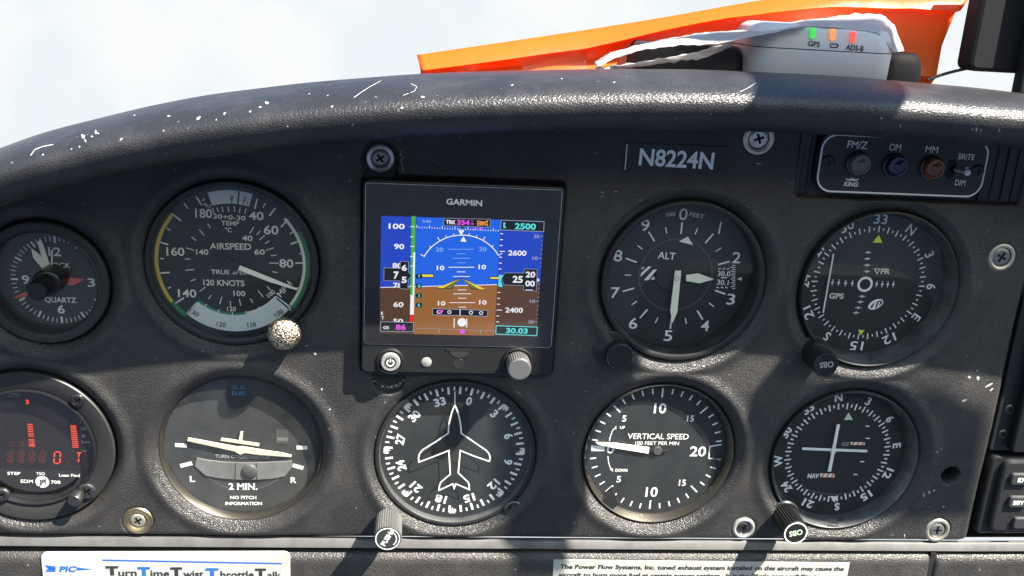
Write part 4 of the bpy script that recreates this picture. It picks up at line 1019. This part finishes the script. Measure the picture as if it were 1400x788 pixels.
d.use('scr_black'); ab = [(768, 414), (788, 381), (896, 382), (896, 358), (970, 362), (965, 484), (892, 480), (893, 452), (784, 450)]; gp(ab, .17); tb = [(766, 83), (1009, 92), (1007, 148), (764, 138)]; gp(tb, .17); bb = [(738, 680), (971, 688), (968, 736), (736, 727)]; gp(bb, .17)
d.use('scr_grey'); gl(ab, .2, .19, True); gl(tb, .3, .19, True); d.use('scr_cyan'); gl(bb, .4, .19, True); gt('2500', 903, 118, 34, 122, .22, .025); gt('30.03', 855, 708, 32, 130, .22, .025); gp([(779, 96), (792, 97), (786, 112), (795, 128), (779, 127)], .22)
d.use('scr_white'); gt('25', 860, 417, 40, 60, .24, .025); gt('20', 932, 390, 34, 56, .24, .025); gt('00', 930, 441, 34, 56, .24, .025); gt('--', 925, 474, 20, 40, .24); gp([(971, 411), (985, 422), (970, 433)], .2)
KL = Crop(470, 160, 320 / 1400, 11.3); d.use('print_bright'); d.text('GARMIN', KL(720, 507), 36 * KL.mm, Z + .1, 222 * KL.mm, -1, .022)
d.build('screen', fd, smooth=0)
g = Draw('glass_clean'); g.poly(inset(rrect(SX0, SX1, SV0, SV1, 1.6), .35), 11.75); g.build('glass', fd, smooth=0)
fd.location.y -= 0.0016
# controls
pc = at(534, 493, 11.5)
d = Draw('satin_black'); d.lathe(pc, [(7.2, 10.4), (7.0, 11.4), (6.4, 11.8), (5.5, 11.2), (5.3, 10.7)], 48); d.use('pit_black'); d.disc(pc, 5.3, 10.75); d.build('button_ring', fd)
d = Draw('button_white'); d.lathe(pc, [(4.9, 10.6), (4.9, 12.4), (4.4, 13.0)], 44); d.disc(pc, 4.4, 13.0)
d.use('ink_dark'); d.disc(pc, 3.0, 13.06, 40); d.use('print_white'); d.arc(pc, 1.35, 2.0, 32, 328, 13.14); d.line((pc[0], pc[1] + .3), (pc[0], pc[1] + 2.3), .6, 13.14); pb = d.build('power_button', fd)
sc_ = at(583, 494, 10.8); d = Draw('button_white'); d.lathe(sc_, [(2.7, 10.4), (2.6, 10.9), (2.0, 11.2), (.02, 11.3)], 32); d.build('light_sensor', fd)
hc = at(627, 496, 10.8); d = Draw('dark_steel'); d.lathe(hc, [(2.7, 10.5), (2.6, 10.8), (2.3, 10.75), (2.2, 8)], 32); d.use('pit_black'); d.disc(hc, 2.3, 10.7); d.build('jack_hole', fd)
s0 = at(610, 474, 10.8); s1_ = at(646, 479, 10.8)
d = Draw('pit_black'); d.poly([(s0[0], s0[1]), (s1_[0], s0[1]), (s1_[0], s1_[1]), (s0[0], s1_[1])], 10.95); d.use('charcoal')
cx_ = (s0[0] + s1_[0]) / 2; d.poly([(cx_ - 4.9 * cos(a), s1_[1] - 3.6 * sin(a)) for a in np.linspace(0, pi, 20)], 10.85); d.build('card_slot', fd)
kc = at(710, 507, 25)
kc0 = at(707, 493, 11)
d = Draw('satin_black'); d.lathe(kc0, [(7.9, 10.4), (7.7, 11.6), (7.0, 12.0), (6.4, 11.2)], 48); d.use('pit_black'); d.disc(kc0, 6.5, 11.0); d.build('knob_ring', fd)
knob(fd, kc0, 11.2, 22, 5.9, 'zinc', 64, .22, cap_bev=.9)

# ------------------------------------------------------------------ marker beacon panel
KM = Crop(1080, 160, 320 / 1400, 8.0)
mb = thing('marker_beacon_panel', 'slim black marker light panel outlined in white, with clear, blue and amber lamps', 'light panel', 219, 164)
plate = rrect(174.2, 263.2, 149.4, 181, 9, 8)
d = Draw('face_slate'); d.prism(plate, 2, 8.0, .3)
d.use('print_white'); d.pline(inset(rrect(174.2, 263.2, 149.4, 179.6, 8.5, 8), .9), .9, 8.15, True)
for s_, x, y, cp, w in [('FM/Z', 404, 167, 42, 122), ('OM', 629, 182, 40, 70), ('MM', 848, 195, 38, 78), ('BRITE', 1055, 238, 34, 98), ('DIM', 1018, 394, 34, 64), ('F', 1056, 317, 28, 17)]: txt(d, KM, s_, x, y, cp, w, -1, .006)
txt(d, KM, 'KING', 365, 402, 26, 88, -1, .035, .15)
d.poly(pol(KM, [(328, 362), (346, 374), (370, 364), (394, 375), (412, 366), (402, 384), (340, 381)]), 8.15)
d.build('faceplate', mb, smooth=0)
for x, y, m_, lb in [(402, 277, 'lens_clear', 'clear lamp'), (620, 289, 'lens_blue', 'blue lamp'), (842, 302, 'lens_amber', 'amber lamp')]:
    lc = KM(x, y)
    d = Draw('dark_steel'); d.lathe(lc, [(6.2, 7.9), (6.0, 9.6), (5.5, 10), (5.0, 9.6)], 44); d.use(m_)
    d.lathe(lc, [(5.2, 8.5), (5.2, 12.2), (4.7, 13.0), (3.9, 13.2), (3.5, 12.6), (2.4, 12.3), (1.6, 12.9), (.02, 13.1)], 40)
    d.build('indicator_lamp', mb, label=lb)
for x, y in [(228, 270), (1122, 325)]:
    d = Draw(); screw_head(d, KM(x, y), 3.6, 8.4, 'satin_black', 10, .4); d.build('screw_head', mb)
d = Draw('pit_black'); d.disc(KM(970, 285), 2.5, 8.2); d.disc(KM(958, 337), 2.7, 8.2); d.disc(KM(975, 312), 1.6, 8.2)
d.use('steel'); d.tube([(*KM(985, 316), 8.0), (*KM(1022, 320), 14.5)], [.8, 1.0], 14); d.use('print_white'); d.lathe(KM(1024, 320), [(1.5, 13.2), (1.6, 14.2), (1.0, 15), (.02, 15.2)], 24)
d.build('toggle_switch', mb)
for ribs in ([(164.5, 166.4, 6.4), (168.2, 171.2, 3.9), (171.6, 173.4, 4.3)], [(264.6, 268.6, 3.9), (270.2, 274.4, 4.3), (276, 280, 4.6), (281.6, 286.5, 4.4)]):
    d = Draw('black_plastic'); d.prism(rrect(ribs[0][0] - .3, ribs[-1][1] + .3, 147.2, 184.4, .7, 3), .8, 3.6, .2)
    for xx0, xx1, hh in ribs: d.prism(rrect(xx0, xx1, 147.6, 184, .7, 3), 1, hh, .6)
    d.build('ribbed_frame', mb)


# ------------------------------------------------------------------ registration plate
rp_ = Draw('placard_black'); rp_.prism(rrect(76.9, 127.4, 156.2, 170.0, .4, 3), 5.4, 6.7, .06)
KR = Crop(840, 160, 560 / 1400, 6.7); rp_.use('print_bright'); rp_.text('N8224N', KR(213, 143), 55 * KR.mm, 6.85, 256 * KR.mm, -1, .018); rp_.line((77.3, 157), (77.1, 169.4), .45, 6.85)
o = rp_.build('registration_plate', origin=(102, 163, 5.6)); tag(o, 'black plate engraved N8224N below the brow', 'placard')

# ------------------------------------------------------------------ trim strip, lower panels, placards
d = Draw('aluminium')
prof = [(3, 0), (4.6, -.1), (5.6, -.6), (7.4, -3.6), (7.6, -4.2), (7.0, -4.7), (2, -5.0)]
xs = np.linspace(-330, 480, 140); rows = []
for x in xs:
    tv = np.interp(x, [-240, 303], [-48.9, -54.0]); rows.append([d.v(float(x), float(tv) + b, a) for a, b in prof])
for a, b in zip(rows, rows[1:]):
    for k in range(len(prof) - 1): d.f(a[k + 1], b[k + 1], b[k], a[k])
o = d.build('trim_strip', origin=(20, -54, 4), smooth=30); tag(o, 'long thin dull aluminium strip along the foot of the instrument panel', 'trim')
def lower(x0, x1, v_l, v_r, label):
    d = Draw('lower_vinyl'); prof = [(-6, -.2), (2, 0), (5.4, -.6), (7.6, -2.0), (8.6, -4.0), (8.8, -7), (8.8, -40)]
    xs = [x0, x0 + .6, x0 + 1.6, x0 + 3] + list(np.linspace(x0 + 6, x1 - 6, 30)) + [x1 - 3, x1 - 1.6, x1 - .6, x1]; rows = []
    for i, x in enumerate(xs):
        e = min(i, len(xs) - 1 - i); drop = [1.6, .8, .3, .1, 0][min(e, 4)]
        tv = v_l + (v_r - v_l) * (x - x0) / (x1 - x0); rows.append([d.v(float(x), tv + b - drop * .35, a - drop * (a > 0)) for a, b in prof])
    for a, b in zip(rows, rows[1:]):
        for k in range(len(prof) - 1): d.f(a[k + 1], b[k + 1], b[k], a[k])
    o = d.build('lower_panel', origin=((x0 + x1) / 2, v_l, 0), smooth=60); tag(o, label, 'panel'); return o
lower(-330, 278.2, -56.2, -59.6, 'long black vinyl panel under the aluminium strip, carrying two white placards')
lower(281.2, 480, -59.8, -60.4, 'short black panel under the aluminium strip at the lower right corner')
d = Draw('pit_black'); d.prism(rrect(278.0, 281.4, -99, -59.4, .4, 2), -6, 7.4, .2)  # black strip added to stand for the shade in the panel gap
o = d.build('gap_shade_strip', origin=(279.7, -80, 0)); tag(o, 'thin black upright strip standing in for the shaded gap between the two lower panels', 'gap_shade')
KP = Crop(0, 680, .4, 9.6)
d = Draw('placard_white'); d.prism(rrect(-214.6, -86.6, -90, -56.2, 3.2), 8.2, 9.4, .25); d.use('ink_blue'); d.line(KP(350, 215), KP(963, 227), .8, 9.55)
for w_, x, cp, ww, y, m_, b in [('T', 383, 36, 44, 250, 'ink_dark', .05), ('T', 492, 36, 44, 253, 'ink_blue', .05), ('T', 603, 36, 42, 254, 'ink_dark', .05), ('T', 725, 36, 46, 257, 'ink_blue', .05), ('T', 891, 36, 40, 258, 'ink_dark', .05)]:
    d.use(m_); d.text(w_, KP(x, y), cp * KP.mm, 9.6, ww * KP.mm, 0, b)
d.use('ink_dark')
for w_, x, ww, y in [('urn', 436, 64, 258), ('ime', 547, 66, 260), ('wist', 661, 72, 262), ('hrottle', 811, 120, 264), ('alk', 938, 50, 266)]: d.text(w_, KP(x, y), 30 * KP.mm, 9.6, ww * KP.mm, 0, .015)
d.use('ink_blue'); d.text('PIC', KP(232, 245), 22 * KP.mm, 9.6, 62 * KP.mm, 0, .03, .2); d.poly(pol(KP, [(262, 240), (314, 247), (262, 250)]), 9.55)
for k in range(4): d.poly(pol(KP, [(154 + k * 9, 233 + k), (162 + k * 9, 233 + k), (172 + k * 6, 244), (162 + k * 9, 255), (154 + k * 9, 255), (164 + k * 6, 244)]), 9.55)
o = d.build('slogan_placard', origin=(-150, -70, 8.2)); tag(o, 'glossy white placard with a blue rule and five words beginning with T', 'placard')
KP = Crop(560, 680, .6, 9.4)
d = Draw('placard_paper'); a = at(757, 766, 9.2); b = at(1162, 770, 9.2); d.prism([(a[0], a[1]), (a[0] + .8, -92), (b[0] - .5, -92), (b[0], b[1])], 8.4, 9.2); d.use('ink_dark')
T1 = 'The Power Flow Systems, Inc. tuned exhaust system installed on this aircraft may cause the'; T2 = "aircraft to burn more fuel at certain power settings.  It is the Pilot's responsibility to"
p0, p1_ = KP(343, 158), KP(990, 163); L1 = p1_[0] - p0[0]; rt = math.degrees(math.atan2(p1_[1] - p0[1], p1_[0] - p0[0]))
d.text(T1, ((p0[0] + p1_[0]) / 2, (p0[1] + p1_[1]) / 2), 2.7, 9.35, L1, rt, .022); q0, q1 = KP(340, 176), KP(935, 181)
d.text(T2, ((q0[0] + q1[0]) / 2, (q0[1] + q1[1]) / 2), 2.7, 9.35, q1[0] - q0[0], rt, .022)
o = d.build('exhaust_placard', origin=(140, -75, 8.4), smooth=0); tag(o, 'yellowed paper placard with two lines of black print about the exhaust', 'placard')

# ------------------------------------------------------------------ added unseen slabs above the brow, cut to shade panel and brow
def shade_slab(d, pxs, T, th):
    """a slab hung T mm up the sun's path from these points of the panel"""
    P = [Vector((*at(x, y, 6), 6)) if len(k) == 0 else Vector((k[0], k[1], 6)) for x, y, *k in pxs]
    sd_ = Vector((SUN_TO.x, SUN_TO.z, -SUN_TO.y))
    a = [d.v(*(p + sd_ * T)) for p in P]; b = [d.v(*(p + sd_ * (T + th))) for p in P]; n = len(P)
    for t in tessellate_polygon([[Vector((p.x, p.y, 0)) for p in P]]): d.f(*[a[i] for i in t]); d.f(*[b[i] for i in t][::-1])
    for i in range(n): j = (i + 1) % n; d.f(a[j], a[i], b[i], b[j])
d = Draw('charcoal'); shade_slab(d, [(688, 740), (0, 0, 28, 62), (0, 0, 116, 187), (0, 0, 140, 235), (0, 0, 150, 300), (0, 0, 262, 300), (0, 0, 244, 235), (0, 0, 190, 187), (0, 0, 97, 62), (780, 740), (755, 800), (690, 800)], 560, 22)  # unseen slab, outlined up the sun's path to cast the slanted shadow band
o = d.build('shade_band_slab', origin=(150, 480, 170), smooth=0); o['kind'] = 'structure'
d = Draw('charcoal'); shade_slab(d, [(1078, 476), (1022, 545), (1010, 600), (1050, 672), (1130, 700), (1240, 712), (1330, 706), (1346, 560), (1290, 532), (1180, 516), (1110, 518)], 540, 8)  # unseen slab, cut to cast the shade around the lower course gauge
o = d.build('shade_patch_slab', origin=(400, 420, 170), smooth=0); o['kind'] = 'structure'

d = Draw('charcoal'); d.prism(rrect(-300, 70, -900, -185, 70, 8), 900, 990, 20, True); d.prism(rrect(340, 820, -900, -160, 80, 8), 920, 1010, 20, True)  # added unseen dark slabs behind the camera, placed to reflect in the gauge glass
o = d.build('reflection_slabs', origin=(200, -500, 900), smooth=40); o['kind'] = 'structure'

# ------------------------------------------------------------------ radio rack at the right edge
d = Draw('pit_black'); d.prism([(298, -58), (470, -58), (470, 190), (298, 190)], -9, -7); o = d.build('radio_rack', origin=(325, 20, -9)); tag(o, 'dark recessed bay behind the radios at the right edge', 'radio rack')
t = thing('radio', 'black radio faceplate with two flange screws, cut off by the right edge', 'radio', 325, 50)
d = Draw('black_plastic'); d.prism(rrect(303.6, 450, 3.5, 96, 1.5), -7, 1.5, .5); d.build('flange', t)
d = Draw('satin_black'); d.prism(rrect(313.5, 440, 5, 95, 2), 1.5, 7, 1.0); d.use('print_white'); d.line((316.5, 47), (316.5, 51), .8, 7.15); d.build('faceplate', t)
for px_, py_ in ((1381, 560), (1372, 594)):
    e = at(px_, py_, 2); d = Draw(); screw_head(d, e, 3.0, 2.0, 'dark_steel', 30, .4); d.build('screw_head', t)
t = thing('audio_panel', 'grey edged audio panel with small rubber keys at the lower right', 'audio panel', 325, -22)
d = Draw('black_plastic'); d.prism(rrect(304.5, 450, -48.5, 1.5, 3), -7, 4.5, 1.2); d.build('case', t)
d = Draw('bezel_black'); d.prism(rrect(310.5, 440, -45.5, .2, 4), 4, 7.5, 1.6); d.build('faceplate', t)
for (px_, py_), s_ in (((1396, 656), 'ID'), ((1393, 687), 'SBY'), ((1399, 716), '')):
    e = at(px_, py_, 9); d = Draw('key_grey'); d.prism(rrect(e[0] - 6, e[0] + 6, e[1] - 3.6, e[1] + 3.6, 1.6), 7, 9.4, .8); d.use('print_white')
    if s_: d.text(s_, (e[0] - .4, e[1]), 2.6, 9.55, 3.6 if s_ == 'ID' else 7.0, 0, .03)
    d.build('key', t, smooth=30)

# ------------------------------------------------------------------ things on the glareshield
def sv(x, h): return float(nose_v(x)) + float(np.interp(-h, [-q[0] for q in PROF[8:]], [q[1] for q in PROF[8:]]))   # top surface height
# orange folded sheet
def loft(d, sections):
    rows = [[d.v(*p) for p in s_] for s_ in sections]
    for a, b in zip(rows, rows[1:]):
        for k in range(len(a) - 1): d.f(a[k], b[k], b[k + 1], a[k + 1])
d = Draw('orange_sheet')
TOP = [(570, 76), (700, 57), (800, 42), (900, 26), (1000, 8), (1060, -2), (1150, -12), (1260, -18), (1324, -24)]
MID = [(575, 96), (700, 80), (800, 66), (900, 44), (1000, 24), (1060, 16), (1150, 10), (1260, 10), (1310, 16)]
secs = []; n_ = 90
for i in range(n_ + 1):
    u = i / n_; px_ = 570 + u * 754
    ty = np.interp(px_, *zip(*TOP)); my = np.interp(px_, *zip(*MID)); 
    pm = 575 + u * 738
    wv = 1.6 * sin(u * 23) * u
    ht, hm, hb = -62.0 + 3 * sin(u * 9), -40.0 + 2 * sin(u * 13 + 1), -48.0
    A = at(px_, ty, ht); Bm = at(pm, my + wv, hm)
    bx = at(575 + u * 690, 104, hb)[0]; Cb = (bx, sv(bx, hb) - 1.0)
    q1 = (A[0] * .55 + Bm[0] * .45, A[1] * .55 + Bm[1] * .45 + .8, ht * .45 + hm * .55 + 5); q2 = (Bm[0], Bm[1] - .9, hm - 5)
    q3 = (Bm[0] * .6 + Cb[0] * .4, (Bm[1] * .6 + Cb[1] * .4), hm - 6 + 2 * sin(u * 31)); q4 = (Bm[0] * .25 + Cb[0] * .75, Bm[1] * .25 + Cb[1] * .75, hm - 2)
    back = (A[0] + 4, sv(A[0], -95) if u < 2 else 0, -95); bk1 = (A[0] + 1, A[1] - .8, ht - 6)
    secs.append([bk1, (A[0], A[1], ht), q1, (Bm[0], Bm[1], hm), q2, q3, q4, (Cb[0], Cb[1], hb)])
loft(d, secs)
osh = d.build('orange_sheet', origin=(110, 205, -50), smooth=50)
md = osh.modifiers.new('thickness', 'SOLIDIFY'); md.thickness = 0.0006; md.offset = 0
tag(osh, 'long folded bright orange plastic sheet lying on the brow, lit through from behind', 'plastic sheet')

# white receiver with three lamps
hR = -8.0
KX = Crop(980, 20, 280 / 1400, hR)
bl, br = at(1021, 100, hR), at(1219, 103, hR)
xl, xr = bl[0] + 2.6, br[0] + 3.2; zb = min(sv(xl, hR), sv(xr, hR)) - 3.5
tl = KX(330, 110)[1]; seamv = KX(700, 245)[1]; topv = KX(640, 70)[1]
rc_ = thing('receiver', 'small white box shaped receiver with green, orange and red lamps on the brow', 'receiver', (xl + xr) / 2, zb, -30)
def slab(v, ins, r): return [(x, v, h) for x, h in rrect(xl + ins, xr - ins, hR - 62 + ins, hR - ins, r, 8)]
def stack(d, levels):
    rows = [[d.v(*p) for p in slab(*l)] for l in levels]
    n = len(rows[0])
    for a, b in zip(rows, rows[1:]):
        for i in range(n): j = (i + 1) % n; d.f(a[i], b[i], b[j], a[j])
    d.f(*rows[-1][::-1]); d.f(*rows[0])
R0 = 13
d = Draw('receiver_white'); stack(d, [(zb, 1.2, R0 - 1), (zb + 1, .4, R0), (seamv - 1.2, 0, R0), (seamv - .25, .1, R0)]); d.build('lower_shell', rc_, smooth=50)
d = Draw('seam_dark'); stack(d, [(seamv - .4, .5, R0), (seamv + .4, .5, R0)]); d.build('seam', rc_, smooth=50)
d = Draw('receiver_white'); stack(d, [(seamv + .25, .1, R0), (seamv + 2.5, .2, R0), (topv - 3.5, 1.6, R0), (topv - 1.6, 2.8, R0), (topv - .4, 5.2, R0 - 2), (topv, 8.5, R0 - 4)]); us = d.build('upper_shell', rc_, smooth=50)
d = Draw('scuff')
d.use('ink_dark')
fh = hR + .12
for s_, x, y, cp, w in [('GPS', 665, 200, 34, 84), ('ADS-B', 944, 228, 36, 126)]: 
    p = KX(x, y); d.text(s_, p, cp * KX.mm, fh, w * KX.mm, -3, .012)
d.pline([(*KX(*p),) for p in [(778, 200), (822, 202), (822, 206), (830, 210), (830, 216), (820, 218), (820, 226), (778, 224)]], .45, fh, True)
d.build('printing', us, origin=rc_['o3'], smooth=0)
for x, y0, y1, m_ in [(665, 90, 168, 'led_green'), (803, 100, 182, 'led_orange'), (940, 116, 196, 'led_red')]:
    a, b = KX(x, y0), KX(x, y1); d = Draw(m_); d.prism(rrect(a[0] - 1.25, a[0] + 1.25, b[1], a[1], 1.2, 5), hR - 3.5, hR + .35, .5); d.build('lamp', rc_)

# torn white film draped over the receiver and the dark block
d = Draw('white_film')
UP = [(812, 86), (835, 72), (880, 60), (930, 50), (970, 44), (1040, 40), (1095, 28), (1130, 25), (1170, 19), (1205, 20), (1222, 34), (1236, 70)]
LO = [(816, 92), (842, 79), (882, 67), (930, 62), (980, 60), (1040, 48), (1098, 36), (1135, 37), (1158, 40), (1180, 42), (1200, 46), (1222, 72)]
secs = []
for i in range(121):
    u = i / 120 * 11; k = min(int(u), 10); f = u - k
    a = np.array(UP[k]) * (1 - f) + np.array(UP[k + 1]) * f; b = np.array(LO[k]) * (1 - f) + np.array(LO[k + 1]) * f
    s_ = []
    for j in range(13):
        w = j / 12; p = a * (1 - w) + b * w
        jag = (random.uniform(-1.6, 1.6) if j in (0, 12) else 0)
        nv = mnoise.noise(Vector((i * .085, j * .16, 2.0))) + .5 * mnoise.noise(Vector((i * .21, j * .3, 7.0)))
        hh = -14 - 16 * (1 - w) ** 1.3 + 4.5 * nv + 11 * w
        if i > 66: hh = -11 - 13 * (1 - w) + 2.5 * nv
        jag = mnoise.noise(Vector((i * .35, j * 5.0, 1.0))) * 2.2 if j in (0, 12) else 0
        q_ = at(p[0], p[1] + jag, hh); s_.append((q_[0], q_[1], hh))
    secs.append(s_)
loft(d, secs)
# second lower tongue of film
LO2 = [(815, 97), (850, 94), (885, 90), (925, 84), (962, 80), (1000, 64)]; UP2 = [(814, 93), (850, 89), (885, 83), (925, 77), (962, 69), (1000, 57)]
secs = []
for i in range(61):
    u = i / 60 * 5; k = min(int(u), 4); f = u - k
    a = np.array(UP2[k]) * (1 - f) + np.array(UP2[k + 1]) * f; b = np.array(LO2[k]) * (1 - f) + np.array(LO2[k + 1]) * f
    s_ = []
    for j in range(7):
        w = j / 6; p = a * (1 - w) + b * w; hh = -6 - 3 * w + 3.5 * mnoise.noise(Vector((i * .12, j * .2, 4.0))); jag = mnoise.noise(Vector((i * .3, j * 4.0, 9.0))) * 3 if j in (0, 6) else 0
        q_ = at(p[0], p[1] + jag, hh); s_.append((q_[0], q_[1], hh))
    secs.append(s_)
loft(d, secs)
o = d.build('plastic_film', origin=(150, 215, -15), smooth=60); md = o.modifiers.new('thickness', 'SOLIDIFY'); md.thickness = 0.0003; md.offset = 0
tag(o, 'torn crumpled white plastic film draped over the white receiver', 'plastic film')

# dark rounded block filling the space left of the receiver
def pillow(name, x0, x1, h0, h1, vb, vt, m_, r=5, rough=.6):
    d = Draw(m_); rows = []
    lv = [(0, 1.5), (.12, .3), (.5, 0), (.8, .8), (.92, 1.8), (1, 3.4)]
    for t_, ins in lv:
        v = vb + (vt - vb) * t_; rows.append([d.v(x, v + (x - x0) / (x1 - x0) * 0, h) for x, h in rrect(x0 + ins, x1 - ins, h0 + ins, h1 - ins, r, 6)])
    n = len(rows[0])
    for a, b in zip(rows, rows[1:]):
        for i in range(n): j = (i + 1) % n; d.f(a[i], b[i], b[j], a[j])
    d.f(*rows[-1][::-1]); d.f(*rows[0])
    return d.build(name, origin=((x0 + x1) / 2, vb, (h0 + h1) / 2), smooth=50)
a, b = at(868, 98, -22), at(1019, 98, -22)
o = pillow('dark_block', a[0], b[0], -75, -22, sv(a[0], -40) - 6, at(950, 62, -22)[1], 'block_black'); tag(o, 'dark rounded block under the torn film, left of the white receiver', 'dark_block')
a, b = at(1205, 100, -24), at(1269, 100, -24)
o = pillow('antenna_puck', a[0], b[0], -72, -24, sv(a[0], -40) - 6, at(1240, 74, -24)[1], 'puck_black', 9); tag(o, 'flat black rounded block just right of the white receiver', 'antenna')

# dark instrument at the upper right, its post and cable
a = at(1321, 97, -20); b = at(1394, 97, -20); tpv = at(1350, -60, -20)[1]
t = thing('compass_housing', 'large black rounded box above the brow in the upper right corner', 'compass', (a[0] + b[0]) / 2, a[1], -20)
d = Draw('device_black')
d.prism(rrect(a[0], b[0] + 12, a[1], tpv, 4.5, 8), -30, -18, 2.2, True); d.build('case', t)
d = Draw('device_black'); c0 = at(1393.5, 112, -12); d.prism([(c0[0], c0[1] - 6), (c0[0] + 14, c0[1] - 6), (c0[0] + 12.5, tpv), (c0[0] - .6, tpv)], -17, -10, 1.0, True); d.build('bracket', t)
P = [at(*p, -26) for p in ((1335, 93), (1322, 94), (1308, 97), (1296, 100), (1283, 104), (1268, 110))]
d = Draw('satin_black'); d.tube([(p[0], p[1], -26) for p in P], .8, 10); o = d.build('cable', origin=(P[2][0], P[2][1], -26)); tag(o, 'thin black cable running from under the large black box', 'cable')
